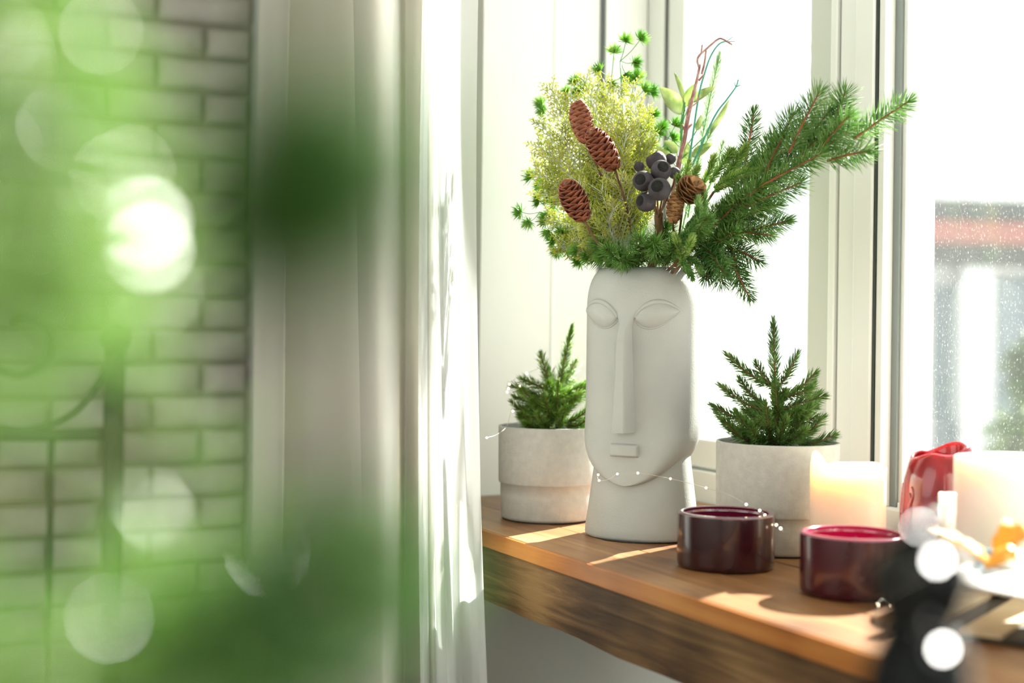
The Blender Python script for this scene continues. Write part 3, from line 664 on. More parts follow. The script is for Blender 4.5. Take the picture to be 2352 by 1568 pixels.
# yellow cypress
def cypress(label, tips, seed, base):
    rr = random.Random(seed); t = thing('cypress_spray', label, 'branch', tuple(base))
    stem = MB(); leaf = MB(); s2 = MB()
    view = -FV
    for (tx, ty, dd) in tips:
        b = P(tx, ty, DV + dd); a = base; mid = a.lerp(b, .5) + RV * rr.uniform(-.012, .012) + ZV * rr.uniform(-.004, .012)
        pts = bez([a, mid, b], 22); n = len(pts)
        stem.tube(pts, [.0014 - .0009 * i / n for i in range(n)], 5)
        nrm = (view + Vector((rr.uniform(-.5, .5), rr.uniform(-.5, .5), rr.uniform(-.5, .5)))).normalized()
        for i in range(int(n * .25), n):
            f = i / n
            for sd in (-1, 1):
                if rr.random() < .1: continue
                p = pts[i]; ax = (pts[min(i+1, n-1)] - pts[i-1]).normalized(); side = ax.cross(nrm).normalized() * sd
                d2 = (ax * .85 + side * .65 + nrm * rr.uniform(-.35, .35)).normalized(); L2 = .030 * (1.15 - f * .65) * rr.uniform(.6, 1.1)
                q2 = p + d2 * L2 + ax * L2 * .15; s2.tube([p, p.lerp(q2, .5), q2], [.0009, .0007, .0004], 3, cap=False)
                m2 = max(3, int(L2 / .0042))
                for k in range(m2):
                    g_ = (k + .5) / m2; pp = p.lerp(q2, g_)
                    for s3 in (-1, 1):
                        sd3 = d2.cross(nrm).normalized() * s3; d3 = (d2 * .8 + sd3 * .7 + nrm * rr.uniform(-.5, .5)).normalized(); L3 = .0085 * (1.1 - g_ * .6) * rr.uniform(.6, 1.2)
                        needle(leaf, pp, d3, L3, .0008, up=nrm, bend=.1)
                        if rr.random() < .75:
                            needle(leaf, pp + d3 * L3 * .45, (d3 + sd3 * .7).normalized(), L3 * .6, .0007)
                            needle(leaf, pp + d3 * L3 * .45, (d3 - sd3 * .7).normalized(), L3 * .55, .0007)
                needle(leaf, q2, d2, .006, .0008)
    stem.obj('stem', M['cyps'], t); s2.obj('branchlets', M['cyps'], t, kind='stuff'); leaf.obj('leaves', M['cyp'], t, kind='stuff')
b1 = P(1440, 590, DV); 
cypress('yellow-green cypress spray of the bouquet behind the two upper red cones', [(1268, 208, .0), (1245, 285, .02), (1300, 245, .03), (1238, 340, -.0), (1345, 190, .02), (1232, 388, .0), (1290, 310, -.02), (1330, 300, .0), (1262, 350, -.03), (1310, 230, .0)], 21, b1)
cypress('bright yellow cypress spray of the bouquet rising left of the dark pods', [(1385, 182, .01), (1420, 215, .03), (1455, 205, .0), (1482, 262, .02), (1488, 330, .0), (1400, 260, -.02), (1440, 300, -.02), (1370, 230, .04), (1470, 380, -.01), (1430, 350, -.03), (1405, 320, .0)], 22, P(1450, 580, DV))
cypress('low yellow cypress spray of the bouquet around the lowest red cone', [(1248, 440, .0), (1268, 500, .02), (1290, 560, .0), (1330, 420, -.03), (1380, 440, -.04), (1300, 530, .03), (1420, 430, -.04), (1360, 520, -.02), (1255, 400, .01), (1410, 480, -.05), (1445, 420, -.04), (1345, 400, -.0), (1385, 400, -.03)], 23, P(1435, 595, DV - .02))

# larch-like tuft sprig
def tufts(label, groups, seed, base):
    rr = random.Random(seed); t = thing('tufted_spray', label, 'branch', tuple(base)); st = MB()
    for chain, hub, dd in groups:
        h = P(hub[0], hub[1], DV + dd); st.tube(bez([base, base.lerp(h, .5) + ZV * .01, h], 12), .0008, 5)
        for (x, y) in chain:
            c = P(x, y, DV + dd + rr.uniform(-.012, .012)); st.tube(bez([h, h.lerp(c, .55) + ZV * -.002, c], 6), .00045, 4)
            ax = (c - h); ax = ax.normalized() if ax.length > 1e-4 else ZV; nb = MB()
            for k in range(110):
                v = Vector((rr.gauss(0, 1), rr.gauss(0, 1), rr.gauss(0, 1))).normalized(); d = (v + ax * .95).normalized()
                needle(nb, c, d, rr.uniform(.009, .0155), .0005, bend=.08)
            nb.obj('tuft', M['tuft'], t)
    st.obj('stem', M['tstem'], t)
bt = P(1440, 600, DV + .03)
tufts('green tufted spray of the bouquet rising highest behind the yellow cypress', [
  ([(1470, 92), (1437, 97), (1455, 143), (1437, 168)], (1425, 140), .05), ([(1410, 122), (1378, 162), (1405, 190)], (1405, 175), .05),
  ([(1325, 190), (1305, 215), (1345, 208), (1330, 215)], (1360, 240), .05), ([(1455, 190), (1478, 208), (1495, 212), (1465, 180)], (1450, 230), .05), ([(1250, 258), (1245, 240)], (1290, 280), .05),
  ([(1500, 268), (1508, 308), (1485, 300)], (1480, 330), .04), ([(1520, 298), (1497, 342), (1530, 350), (1550, 290), (1545, 322)], (1500, 370), .04)], 31, bt)
tufts('green tufted spray of the bouquet spreading low on the left', [
  ([(1222, 408), (1243, 428), (1250, 440)], (1275, 460), .04), ([(1240, 463), (1263, 460), (1275, 470)], (1290, 490), .03), ([(1198, 487), (1216, 508)], (1240, 487), .03),
  ([(1255, 505), (1262, 530), (1268, 495)], (1285, 510), .02), ([(1275, 553), (1283, 575), (1305, 565), (1292, 535)], (1320, 550), .02), ([(1332, 598), (1352, 590), (1348, 565), (1325, 575)], (1375, 580), .0), ([(1382, 590), (1400, 575), (1405, 600), (1370, 575)], (1410, 590), -.01),
  ([(1310, 545), (1335, 550), (1320, 520)], (1350, 565), .03), ([(1440, 520), (1460, 540), (1435, 550), (1470, 520)], (1450, 570), -.01)], 32, bt)

# cones
def cone(label, base, tip, rmax, nsc, mm, d0, d1, seed, sc_=1.3, op=1.0, stalk=None):
    a = P(*base, DV + d0); b = P(*tip, DV + d1); ax = (b - a); L = ax.length; ax.normalize(); e1 = ax.orthogonal().normalized(); e2 = ax.cross(e1)
    rr = random.Random(seed); rm = rmax * DV / FPX; t = thing('pine_cone', label, 'pine cone', tuple(a)); mb = MB(); mf = MB()
    core = MB().tube([a.lerp(b, i / 8) for i in range(9)], [rm * .55 * math.sin(PI * min(1, (.1 + i / 8 * .85))) + .0005 for i in range(9)], 10)
    core.obj('core', M['bark'], t)
    for k in range(nsc):
        f = (k + .5) / nsc; q = k * 2.39996; rad = rm * (math.sin(PI * (.14 + .78 * f)) ** .7); p0 = a + ax * (L * f * .93)
        rd = e1 * math.cos(q) + e2 * math.sin(q); tn = ax.cross(rd); s_ = rm * .62 * sc_ * (math.sin(PI * (.18 + .70 * f)) ** .6)
        tilt = op * (1 - .3 * f)
        def pt(u, v):      # u across -1..1, v along 0..1
            out = rad * (.45 + .55 * v ** .7) + s_ * .25 * tilt * v
            up = s_ * (1.35 * v) * (1 - .35 * tilt) + .0
            return p0 + rd * (out * (1 - .10 * u * u)) + ax * (up - L * .02) + tn * (u * s_ * .95 * (.45 + .55 * math.sin(PI * min(1, .15 + v * .75))))
        vs = []; NU, NV_ = 4, 4
        for i in range(NU + 1):
            for j in range(NV_ + 1):
                u = i / NU * 2 - 1; v = j / NV_; vv = v * (1 - .22 * u * u * v); vs.append(pt(u, vv))
        th = rd * .0007 + ax * .0003; n0 = len(vs); vv2 = [tuple(x) for x in vs] + [tuple(x - th) for x in vs]; fs = []
        for i in range(NU):
            for j in range(NV_):
                q0 = (i*5+j, (i+1)*5+j, (i+1)*5+j+1, i*5+j+1); fs.append(q0); fs.append(tuple(n0 + x for x in q0[::-1]))
        for i in range(NU): fs.append((i*5+4, (i+1)*5+4, n0+(i+1)*5+4, n0+i*5+4))
        for j in range(NV_): fs.append((j, j+1, n0+j+1, n0+j)); fs.append((20+j+1, 20+j, n0+20+j, n0+20+j+1))
        mb.add(vv2, fs)
    o = mb.obj('scales', mm, t)
    if stalk: MB().tube(bez([a] + [P(x, y, DV + d) for x, y, d in stalk], 16), .0013, 6).obj('stalk', M['bark'], t)
    return t
cone('reddish long pine cone, topmost of the bouquet cones', (1347, 327), (1325, 232), 23, 64, M['cone'], -.045, -.045, 1, stalk=[(1380, 400, -.03), (1430, 520, -.02)])
cone('reddish pine cone overlapping the topmost cone, pale scales', (1413, 390), (1356, 298), 26, 64, M['cone'], -.07, -.085, 2, stalk=[(1440, 480, -.04), (1450, 560, -.02)])
cone('reddish pine cone, lowest of the three red ones, on a bent stalk', (1343, 507), (1298, 418), 26, 64, M['cone'], -.075, -.095, 3, stalk=[(1375, 560, -.06), (1430, 595, -.04)])
cone('small narrow tan pine cone beside the dark pods', (1545, 512), (1556, 440), 18, 56, M['tan'], -.085, -.085, 4, 1.2, 1.1, stalk=[(1550, 560, -.05)])
cone('small open tan pine cone right of the dark pods', (1570, 460), (1600, 418), 25, 34, M['tan'], -.085, -.10, 5, 1.6, 1.7, stalk=[(1560, 540, -.05)])

# dark seed pods on one brown stem
pk = thing('seed_pod_pick', 'cluster of dark purple-grey seed pods on a brown stem in the bouquet', 'seed pods', tuple(root(0)))
ps = MB().tube(bez([root(0, -.02), P(1512, 560, DV - .05), P(1513, 490, DV - .07)], 12), [.0048] * 13, 10)
PD = -.10
def pod(px, py, rpx, dx, dy, dz, dd=0):
    c = P(px, py, DV + PD + dd); r = rpx * (DV + PD) / FPX; ax = (RV * dx + ZV * dy - FV * dz).normalized(); e1 = ax.orthogonal().normalized(); e2 = ax.cross(e1)
    pr = [(.05, -1.05), (.45, -.95), (.8, -.65), (.98, -.2), (1.0, .15), (.9, .5), (.72, .74), (.62, .82), (.56, .83), (.52, .76)]
    def lathe(prof, name, mm, par):
        mb = MB(); n = 28; vs = []; fs = []
        for (a, z) in prof:
            for j in range(n):
                q = 2*PI*j/n; vs.append(tuple(c + ax * (z * r) + (e1 * math.cos(q) + e2 * math.sin(q)) * (a * r)))
        for i in range(len(prof)-1):
            for j in range(n): j2 = (j+1) % n; fs.append((i*n+j, i*n+j2, (i+1)*n+j2, (i+1)*n+j))
        fs.append(tuple(range(n))[::-1])
        if par: fs.append(tuple((len(prof)-1)*n + j for j in range(n)))
        mb.add(vs, fs); return mb.obj(name, mm, par or pk)
    o = lathe(pr, 'pod', M['pod'], None)
    i_ = lathe([(.54, .80), (.50, .60), (.40, .38), (.2, .30)][::-1], 'pod_hole', M['podin'], o)
    i_.parent = o; i_.matrix_parent_inverse = Matrix.Identity(4)
    ps.tube(bez([c - ax * r * .9, c - ax * r * 1.6 - ZV * .006, P(1512, 500, DV - .07)], 6), .0011, 5)
pod(1478, 416, 24, -.45, .1, .85); pod(1518, 392, 24, .15, .35, .9, .0); pod(1515, 435, 26, -.35, .25, .85, -.022); pod(1484, 464, 23, -.85, .1, .6, .0)
pod(1508, 370, 24, -.55, .85, .05, .03); pod(1468, 383, 12, -.2, .8, -.6, .035); pod(1549, 397, 14, .2, .8, -.7, .03); pod(1540, 365, 13, .3, .8, -.3, .04)
ps.obj('stem', M['bark'], pk)

# broad leaves
lf = thing('broad_leaf_sprig', 'sprig with broad pale green leaves behind the dark pods', 'branch', tuple(root(.01)))
ls = MB().tube(bez([root(.01), P(1555, 400, DV + .02), P(1568, 290, DV + .03), P(1573, 235, DV + .03)], 20), .0010, 6)
def leaf(bx, by, tx, ty, wpx, dd=.03, fold=.25, nrmx=0, curl=.1):
    a = P(bx, by, DV + dd); b = P(tx, ty, DV + dd - .01); ax = b - a; L = ax.length; ax.normalize()
    nr = (-FV + RV * nrmx + ZV * .2); sd = ax.cross(nr).normalized(); nr = sd.cross(ax).normalized(); W = wpx * DV / FPX / 2; vs = []; fs = []; NL = 14
    for i in range(NL + 1):
        t = i / NL; ww = W * (math.sin(PI * t ** .8) ** .8 if 0 < t < 1 else 0) + .0001; cc = a + ax * (L * t) + nr * (-curl * L * t * t)
        for u in (-1, -.5, 0, .5, 1): vs.append(tuple(cc + sd * (ww * u) + nr * (abs(u) * ww * fold)))
    for i in range(NL):
        for j in range(4): fs.append((i*5+j, i*5+j+1, (i+1)*5+j+1, (i+1)*5+j))
    mb = MB(); mb.add(vs, fs); o = mb.obj('leaf', M['leaf'], lf); s_ = o.modifiers.new('t', 'SOLIDIFY'); s_.thickness = .0004
    return a
hub = P(1570, 280, DV + .03)
for (bx, by, tx, ty, wp, nx) in ((1568, 262, 1519, 198, 44, .3), (1571, 232, 1554, 165, 16, .8), (1575, 245, 1597, 190, 30, -.6), (1585, 235, 1640, 196, 24, -.9), (1624, 308, 1682, 232, 24, 1.5), (1547, 372, 1503, 332, 24, .7), (1570, 378, 1580, 326, 32, .2), (1588, 360, 1636, 326, 24, -.5), (1556, 350, 1528, 322, 24, .6), (1600, 300, 1612, 265, 16, .3)):
    a = leaf(bx, by, tx, ty, wp, .03, .25, nx); ls.tube([P(1562, min(400, by + 60), DV + .025), a], .0007, 5)
ls.obj('stem', M['tstem'], lf)
# purple twig
pt_ = thing('curly_twig', 'thin purplish brown curly twig rising highest in the bouquet', 'twig', tuple(root(0)))
tw_ = MB(); dd = DV - .02
def pw(l, r, mb, d=dd): mb.tube(bez([P(x, y, d) for x, y in l], 8 * len(l)), [r * 1.4 * (1 - .35 * i / (8 * len(l))) for i in range(len(bez([P(x, y, d) for x, y in l], 8 * len(l))))], 6)
pw([(1545, 450), (1555, 385), (1566, 340), (1573, 305)], .0016, tw_); pw([(1558, 430), (1562, 370), (1574, 320), (1582, 270), (1592, 225), (1602, 180), (1608, 148)], .0013, tw_, dd - .003)
pw([(1573, 305), (1580, 260), (1592, 215), (1600, 185), (1606, 155)], .0013, tw_); pw([(1606, 155), (1602, 140), (1606, 128), (1622, 113), (1648, 91), (1660, 90), (1682, 103)], .0010, tw_)
pw([(1611, 122), (1613, 103)], .0008, tw_); pw([(1612, 170), (1618, 145), (1622, 115)], .0010, tw_, dd - .004); pw([(1573, 305), (1582, 292), (1590, 285)], .0012, tw_); pw([(1573, 300), (1566, 285)], .0010, tw_)
pw([(1588, 245), (1600, 235), (1606, 218)], .0008, tw_); pw([(1605, 185), (1616, 172)], .0009, tw_)
tw_.obj('stem', M['purple'], pt_)
te = thing('teal_stem', 'thin teal green stem beside the purplish twig in the bouquet', 'twig', tuple(root(0)))
tm = MB(); pw([(1575, 420), (1590, 320), (1605, 220), (1618, 170), (1632, 130), (1650, 103), (1668, 95), (1676, 100)], .0009, tm, DV + .02)
pw([(1668, 96), (1684, 84)], .0005, tm, DV + .02); pw([(1668, 96), (1689, 95)], .0005, tm, DV + .02)
pw([(1590, 380), (1640, 270), (1670, 228), (1690, 200), (1696, 183)], .0009, tm, DV + .02); pw([(1690, 200), (1701, 195)], .0006, tm, DV + .02); pw([(1690, 200), (1687, 188)], .0005, tm, DV + .02)
tm.obj('stem', M['teal'], te)
ff = thing('feathery_spray', 'frosted feathery pale green spray behind the purplish twig', 'branch', tuple(root(0)))
rrf = random.Random(9)
twig(ff, [P(1560, 560, DV + .03), P(1610, 330, DV + .04), P(1632, 220, DV + .04), P(1652, 128, DV + .04)], .018, 480, .0004, 42, 'feather', 'tstem', .0009, 'twig', rnd=rrf)
twig(ff, [P(1580, 500, DV + .03), P(1600, 380, DV + .03), P(1635, 300, DV + .03)], .017, 260, .0004, 44, 'feather', 'tstem', .0009, 'twig', rnd=rrf)
twig(ff, [P(1600, 500, DV + .03), P(1640, 400, DV + .03), P(1660, 330, DV + .03)], .017, 230, .0004, 44, 'feather', 'tstem', .0009, 'twig', rnd=rrf)

# ------------------------------------------------------------------ candles
def jar(px, by, rpx, h, mo, mr, mi, label):
    c = S(px, by); r = rpx * ((c - CP).dot(FV)) / FPX; t = thing('candle', label, 'candle', (c.x, c.y, SILL))
    MB().lathe([(r * .93, 0), (r * .985, .002), (r, .006), (r, h - .004), (r * .995, h - .0015)], 96, (c.x, c.y, SILL), close='bottom').obj('body', mo, t)
    MB().lathe([(r * .995, h - .0016), (r * .975, h), (r * .90, h + .0002), (r * .875, h - .0012), (r * .86, h - .005)], 96, (c.x, c.y, SILL), close=False).obj('rim', mr, t)
    MB().lathe([(r * .872, h - .0005), (r * .86, h - .012), (r * .7, h - .0155), (.001, h - .0165)], 64, (c.x, c.y, SILL), close=False).obj('wax_pool', mi, t)
    MB().tube([(c.x, c.y, SILL + h - .017), (c.x + .001, c.y, SILL + h - .008), (c.x + .003, c.y, SILL + h - .005)], .0011, 6).obj('wick', M['wick'], t)
    return c
jar(1666, 1300, 111, .0537, M['wine'], M['wine_rim'], M['wine_in'], 'squat dark wine-red candle right of the face vase')
jar(1958, 1362, 120, .0544, M['crim'], M['crim_rim'], M['crim_in'], 'squat crimson candle in front of the cream pillar candle')
def pillar(px, by, r, h, mm, label, z0=SILL, ragged=.004, spike=None, name='candle', seed=1, drips=0):
    c = S(px, by, z0); t = thing(name, label, 'candle', (c.x, c.y, z0)); rr = random.Random(seed); ph = [rr.uniform(0, 6.28) for _ in range(6)]
    def top_(q):
        v = sum(math.sin(q * (k + 1) + ph[k]) / (k + 1.2) for k in range(6)) * ragged * .6
        if spike:
            dq = (q - spike[0] + PI) % (2*PI) - PI; v += spike[1] * math.exp(-(dq / .38) ** 2)
        return v
    H_ = [0, .004, h * .3, h * .6, h * .8, h * .9, h * .96, h]
    pr = [(r * .97, 0), (r, .003)] + [(r, z) for z in H_[2:]] + [(r * .96, h + .001), (r * .88, h - .001), (r * .82, h - .008), (r * .6, h - .012), (.001, h - .013)]
    nH = 2 + 6
    def fr_(rad, z, q): 
        w_ = max(0, (z / h - .55) / .45) if z > h * .55 else 0; w_ = min(1, w_); lo = rad < r * .85
        return rad * (1 + .006 * math.sin(q * 9 + z * 60)), z + (0 if lo else top_(q) * w_)
    MB().lathe(pr, 96, (c.x, c.y, z0), fr=fr_).obj('wax', mm, t)
    MB().tube([(c.x, c.y, z0 + h - .014), (c.x + .001, c.y, z0 + h - .006), (c.x + .002, c.y + .001, z0 + h - .002)], .0011, 6).obj('wick', M['wick'], t)
    if drips:
        db = MB()
        for k in range(drips):
            q = rr.uniform(0, 6.28); z1 = h * rr.uniform(.75, 1); L = rr.uniform(.02, .09); pts = []
            for i in range(9): 
                f = i / 8; qq = q + .05 * math.sin(f * 6); pts.append((c.x + math.cos(qq) * (r * .99), c.y + math.sin(qq) * (r * .99), max(z0 + .002, z0 + z1 - L * f)))
            db.tube(pts, [.0022 + .0012 * (i / 8) for i in range(9)], 8)
        db.obj('drips', mm, t)
    return c, t
qs = math.atan2((-RV * .75 + FV * -.2).y, (-RV * .75 + FV * -.2).x)
pillar(1945, 1306, .0364, .100, M['cream'], 'cream pillar candle with a ragged peaked rim behind the crimson candle', ragged=.0022, spike=(qs, .016), seed=4)
# melted crimson candle
c = S(2160, 761 + 541); t = thing('melted_candle', 'tall crimson candle melted into a wavy collapsed rim by the window', 'candle', (c.x, c.y, SILL))
rm_ = .0345; hm_ = .112; rr = random.Random(5)
def mf_(rad, z, q):
    k = z / hm_; f = 1 + .10 * math.sin(2 * q + 1.0) * max(0, k - .55) + .10 * math.sin(3 * q + .3) * max(0, k - .6) + .015 * math.sin(5 * q + z * 60)
    f *= 1 + .10 * math.sin(PI * min(1, k)) - .12 * max(0, k - .8) / .2
    zz = z + (.005 * math.sin(q + 1.9) + .002 * math.sin(4 * q)) * max(0, k - .6) / .4
    return rad * f, zz
pr = [(rm_ * .98, 0), (rm_, .004)] + [(rm_, hm_ * i / 12) for i in range(1, 13)] + [(rm_ * .97, hm_ + .003), (rm_ * .91, hm_ + .0045), (rm_ * .85, hm_ + .001), (rm_ * .80, hm_ * .9), (rm_ * .74, hm_ * .8), (rm_ * .62, hm_ * .72), (.002, hm_ * .68)]
MB().lathe(pr, 96, (c.x, c.y, SILL), fr=mf_).obj('wax', M['redwax'], t)
for k in range(16):
    db = MB()
    q = math.atan2(-RV.y, -RV.x) + rr.uniform(-1.1, 1.3) if k < 11 else rr.uniform(0, 6.28); z1 = rr.uniform(.045, .085); L = rr.uniform(.02, .05); pts = []
    for i in range(9):
        f = i / 8; z = max(.003, z1 - L * f); a_, b_ = mf_(rm_, z, q + .06 * math.sin(f * 5)); pts.append((c.x + a_ * math.cos(q + .06 * math.sin(f*5)), c.y + a_ * math.sin(q + .06 * math.sin(f*5)), SILL + z))
    db.tube(pts, [.0012 + .0018 * (i / 8) ** 2 for i in range(9)], 8); db.ball(pts[-1], .0034, 8); db.obj('drip', M['redwax'], t)
# slatted tray
TZ = SILL + .0075
tray = thing('slatted_tray', 'pale wooden tray with dark gaps between diagonal slats, far right on sill', 'tray', (.9, .86, SILL))
dv = Vector((.163, .0958)).normalized(); nv = Vector((-dv.y, dv.x)); pitch = .050; gw = .020
pc = S(2283, 1400); off0 = (Vector((pc.x, pc.y))).dot(nv)
def clip(poly, f_, lim, keep_gt):
    out = []
    for i in range(len(poly)):
        a, b = poly[i], poly[(i+1) % len(poly)]; va, vb_ = a.dot(f_), b.dot(f_); ia = (va > lim) == keep_gt; ibb = (vb_ > lim) == keep_gt
        if ia: out.append(a)
        if ia != ibb: out.append(a.lerp(b, (lim - va) / (vb_ - va)))
    return out
XN = Vector((1, 0)); S0, S1, O0, O1 = 1.092, 1.36, .06, .366
def prism(poly, z0, z1):
    n = len(poly); vs = [(p.x, p.y, z0) for p in poly] + [(p.x, p.y, z1) for p in poly]
    mb = MB(); mb.add(vs, [tuple(range(n)), tuple(range(n, 2*n))[::-1]] + [(i, n + i, n + (i+1) % n, (i+1) % n) for i in range(n)]); return mb
def cutp(poly, m_=0):
    for f_, lim, kg in ((dv, S0 + m_, True), (dv, S1 - m_, False), (nv, O0 + m_, True), (nv, O1 - m_, False), (XN, 1.062 - m_, False)):
        if poly: poly = clip(poly, f_, lim, kg)
    return poly
big = [nv * -3 - dv * 3, nv * -3 + dv * 3, nv * 3 + dv * 3, nv * 3 - dv * 3]
prism(cutp(big, .001), SILL + .0003, SILL + .004).obj('base', M['slatbase'], tray, smooth=False)  # dark sheet added under the slats; its colour gives the gaps their shade
for k in range(-12, 13):
    o0 = off0 + k * pitch + gw / 2; o1 = off0 + (k + 1) * pitch - gw / 2
    poly = [nv * o0 - dv * 3, nv * o0 + dv * 3, nv * o1 + dv * 3, nv * o1 - dv * 3]
    poly = cutp(poly)
    if len(poly) < 3: continue
    prism(poly, SILL + .004, TZ).obj('slat', M['slat'], tray, smooth=False)
pillar(2322, 1347, .050, .1145, M['whitewax'], 'broad white pillar candle on the slatted tray', z0=TZ, ragged=.0008, seed=8)
pillar(2173, 1382, .0068, .090, M['whitewax'], 'slim short white candle left of the broad white pillar', z0=TZ, ragged=.0003, seed=9)
# footed plate
pc_ = P(2500, 1318, 1.06); pcx = Vector((pc_.x, pc_.y, 0)); pz = TZ
pt2 = thing('footed_plate', 'white footed plate at the right edge standing on the slatted tray', 'plate', (pcx.x, pcx.y, pz))
PH = .039
MB().lathe([(.035, 0), (.034, .004), (.012, .012), (.012, PH - .008), (.03, PH - .0035), (.088, PH - .001), (.0985, PH + .002), (.0995, PH + .004), (.097, PH + .004), (.085, PH + .001), (.002, PH)], 96, (pcx.x, pcx.y, pz)).obj('dish', M['plate'], pt2)
zt = pz + PH + .002
def onplate(px, py): 
    return S(px, py, zt)
c2 = S(2268, 1290, zt); v = c2 - Vector((pcx.x, pcx.y, zt)); 
if v.length > .08: c2 = Vector((pcx.x, pcx.y, zt)) + v.normalized() * .08
cc = MB().lathe([(.011, 0), (.0115, .002), (.008, .018), (.0055, .03), (.0035, .036), (.0008, .0375)], 24, (c2.x, c2.y, zt)).obj('cone_candle', M['whitewax'])
tag(cc, 'small white cone candle standing on the footed plate rim', 'candle')
def gleaf(p0, p1, W, label, up=.02, tw=0):
    a, b = Vector(p0), Vector(p1); ax = b - a; L = ax.length; ax.normalize(); sd = (FV * .8 + ZV * .35).cross(ax).cross(ax).normalized() if tw else (ZV.cross(ax) + ZV * .5).normalized()
    nr = sd.cross(ax); vs = []; fs = []
    for i in range(13):
        t_ = i / 12; ww = W * math.sin(PI * (t_ * .92 + .05)) ** .8; c = a + ax * L * t_ + ZV * (up * math.sin(PI * t_))
        for u in (-1, -.5, 0, .5, 1): vs.append(tuple(c + sd * ww * u + nr * (.25 * ww * abs(u) + .1 * ww * math.sin(t_ * 18) * u)))
    for i in range(12):
        for j in range(4): fs.append((i*5+j, i*5+j+1, (i+1)*5+j+1, (i+1)*5+j))
    mb = MB(); mb.add(vs, fs); o = mb.obj('golden_leaf', M['gold']); s_ = o.modifiers.new('t', 'SOLIDIFY'); s_.thickness = .0006
    tag(o, label, 'leaf'); return o
gleaf(P(2262, 1272, 1.08), P(2128, 1212, 1.08), .011, 'golden dried leaf pointing left from the footed plate', .004, 1)
gleaf(P(2275, 1296, 1.04), P(2200, 1235, 1.06), .010, 'golden dried leaf below the left-pointing one', .004, 1)
gleaf(P(2290, 1298, 1.03), P(2362, 1210, 1.03), .016, 'golden dried leaf curling up at the right edge of the plate', .006, 1)
gleaf(P(2262, 1306, 1.01), P(2370, 1284, 1.01), .009, 'golden dried leaf lying flat along the plate front', .006, 1)
bb = S(2235, 1290, zt); bb = Vector((pcx.x, pcx.y, 0)) + (bb - Vector((pcx.x, pcx.y, zt))).normalized() * .090; 
bd = MB(); bd.lathe([(.006, 0), (.009, .003), (.0095, .006), (.008, .010), (.004, .012)], 20, (bb.x, bb.y, zt + .001)); tag(bd.obj('glass_bead', M['blue']), 'small pale blue glass bead on the footed plate rim', 'bead')

# ------------------------------------------------------------------ fairy lights
def fairy(paths, bulbs, label, loc):
    t = thing('fairy_light_string', label, 'string lights', tuple(loc)); wm = MB()
    for p in paths: wm.tube(bez(p, 10 * len(p)), .00032, 5)
    wm.obj('wire', M['wire'], t)
    for b in bulbs: MB().ball(b, .0013, 8).obj('bulb', M['bulb'], t)
dF = DV - .070
p1 = [P(1372, 1086, dF + .012), P(1376, 1103, dF), P(1400, 1100, dF - .005), P(1420, 1088, dF - .008), P(1466, 1086, dF - .010), P(1540, 1099, dF - .012), P(1622, 1120, 1.50), P(1672, 1135, 1.445), P(1715, 1158, 1.425), P(1745, 1172, 1.40), P(1768, 1190, 1.385), P(1800, 1221, 1.37)]
b1_ = [P(1376, 1103, dF), P(1374, 1090, dF + .005), P(1418, 1088, dF - .008), P(1465, 1086, dF - .010), P(1540, 1099, dF - .012), P(1622, 1120, 1.50), P(1714, 1158, 1.425), P(1745, 1172, 1.40), P(1757, 1183, 1.39), P(1768, 1190, 1.385), P(1783, 1205, 1.38), P(1793, 1213, 1.37)]
fairy([p1], b1_, 'fairy lights draped across the chin of the face vase and dark candle', P(1540, 1099, dF))
p2 = [P(1118, 1005, 1.60), P(1140, 998, 1.62), P(1163, 980, 1.66), P(1172, 950, 1.68), P(1180, 925, 1.69), P(1172, 905, 1.70), P(1165, 895, 1.70), P(1170, 880, 1.71), P(1190, 866, 1.71), P(1215, 855, 1.72), P(1250, 840, 1.72)]
fairy([p2], [P(1118, 1005, 1.60), P(1178, 944, 1.68), P(1165, 900, 1.70), P(1168, 892, 1.70), P(1170, 882, 1.71), P(1210, 857, 1.72), P(1195, 886, 1.71)], 'fairy lights looped around the small spruce left of the vase', P(1178, 944, 1.68))
e0 = S(2060, 1450); 
p3 = [S(2005, 1425) + ZV * .002, S(2020, 1412) + ZV * .012, S(2040, 1415) + ZV * .008, S(2080, 1440) + ZV * .004, S(2160, 1440) + ZV * .016]
fairy([p3], [S(2014, 1412) + ZV * .008, S(2040, 1415) + ZV * .008, S(2160, 1440) + ZV * .016], 'end of the fairy lights lying on the sill behind the black post', S(2060, 1450))

# ------------------------------------------------------------------ glossy black post close to the viewer
bd_ = .46; bc = P(2112, 1400, bd_)
bp2 = thing('black_post', 'glossy black turned post with a rounded knob, blurred at the lower right', 'post', (bc.x, bc.y, 0))
zq = lambda y: P(2112, y, bd_).z; u_ = bd_ / FPX
prf = [(30*u_, 0), (30*u_, .03), (14*u_, .06), (14*u_, .5), (26*u_, .60), (22*u_, .78), (70*u_, zq(1760)), (118*u_, zq(1640)), (124*u_, zq(1570)), (112*u_, zq(1510)), (92*u_, zq(1465)), (88*u_, zq(1425)), (108*u_, zq(1380)), (122*u_, zq(1335)), (112*u_, zq(1295)), (80*u_, zq(1262)), (62*u_, zq(1240)), (56*u_, zq(1222)), (48*u_, zq(1204)), (26*u_, zq(1190)), (.0003, zq(1187))]
pts = bez([Vector((r, z, 0)) for r, z in prf], 6 * len(prf))
MB().lathe([(max(.0002, p.x), p.y) for p in pts], 64, (bc.x, bc.y, 0)).obj('turned_post', M['black'], bp2)

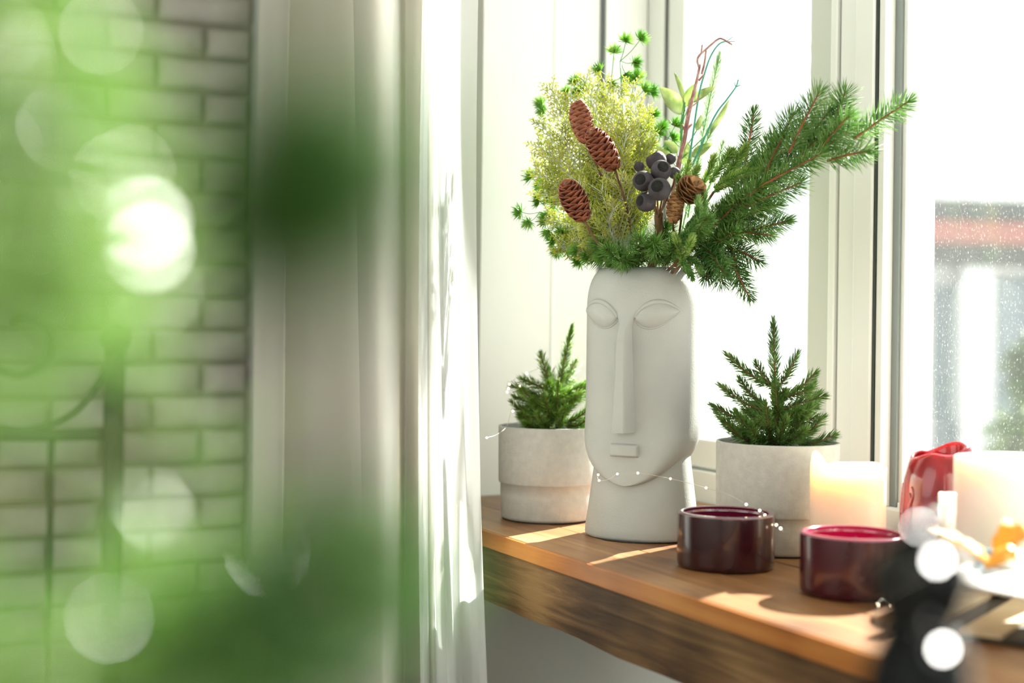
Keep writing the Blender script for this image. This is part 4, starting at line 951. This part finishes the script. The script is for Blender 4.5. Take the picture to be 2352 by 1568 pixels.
glints = thing('fairy_light_string', 'added bright beads on a wire in place of sun glints on the black post', 'string lights', tuple(P(2112, 1230, .45)))  # added wire and glowing beads that imitate sun glints, no real lamps
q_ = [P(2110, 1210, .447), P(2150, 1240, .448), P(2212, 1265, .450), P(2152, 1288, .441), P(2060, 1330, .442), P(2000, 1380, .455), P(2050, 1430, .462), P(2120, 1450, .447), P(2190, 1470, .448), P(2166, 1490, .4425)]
MB().tube(bez(q_, 60), .0002, 5).obj('wire', M['wire'], glints)
for q, r_ in ((q_[0], .0006), (q_[3], .0010), (q_[9], .0010)): MB().ball(q, r_, 10).obj('bulb', M['fgbulb_glint'], glints)  # each bead is a painted highlight at a glint spot

# ------------------------------------------------------------------ Christmas tree branches close to the lens
def fgbranch(label, axis, spread, n, L, wd, mm, seed, bulbs=()):
    rr = random.Random(seed); pts = [P(x, y, d) for x, y, d in axis]; t = thing('tree_branch', label, 'tree branch', tuple(pts[0])); cv = bez(pts, 30)
    MB().tube(cv, .0012, 6).obj('stem', M['bark'], t); lb = MB()
    for k in range(n):
        x = rr.random() * (len(cv) - 1); i = min(int(x), len(cv) - 2); c = cv[i].lerp(cv[i+1], x - i); v = Vector((rr.gauss(0, 1), rr.gauss(0, 1), rr.gauss(0, 1)))
        ax = (cv[i+1] - cv[i]).normalized(); c = c + v * spread; d = (v.normalized() + ax * .6).normalized()
        needle(lb, c, d, L * rr.uniform(.6, 1.2), wd, bend=.2)
    lb.obj('needles', M[mm], t, kind='stuff')
    for (x, y, d, r) in bulbs:
        MB().ball(P(x, y, d), r, 10).obj('bulb', M['fgbulb_glint'], t)
fgbranch('bright green tree branch blurred across the upper left', [(-260, -60, .26), (20, 60, .25), (110, 280, .24), (150, 520, .23)], .0060, 440, .014, .0007, 'fgleaf', 51,
   [(230, 70, .25, .0005), (0, 340, .24, .0006), (262, 400, .245, .0007), (300, 390, .24, .00035)])
fgbranch('bright green tree branch blurred down the left edge', [(-300, 700, .24), (0, 760, .25), (90, 700, .24), (190, 620, .24)], .0060, 400, .014, .0007, 'fgleaf', 52, [(60, 540, .25, .0008), (335, 508, .235, .00105), (337, 572, .236, .00105)])  # the last two bulbs stand in for one tall leaf highlight
fgbranch('green tree branch blurred across the lower left corner', [(-260, 1640, .25), (60, 1500, .25), (330, 1540, .24), (520, 1470, .23)], .0066, 430, .014, .0007, 'fgleaf', 53, [(355, 1400, .27, .0005), (615, 1270, .235, .0008), (250, 1420, .24, .00045)])
fgbranch('green branch tip blurred over the foot of the curtain', [(380, 1640, .24), (560, 1520, .22), (720, 1400, .21), (800, 1320, .2)], .0046, 560, .012, .0007, 'fgleafd', 54, [(540, 1540, .23, .0007)])
fgbranch('shaded green branch tip blurred over the upper curtain', [(590, 490, .15), (690, 450, .14), (760, 400, .14)], .0027, 560, .010, .0006, 'fgleafd', 55)
fgbranch('sparse green branch blurred over the brick wall', [(-200, 1100, .27), (100, 1150, .27), (260, 1060, .26), (380, 960, .26)], .0090, 60, .014, .0006, 'fgleaf', 56)
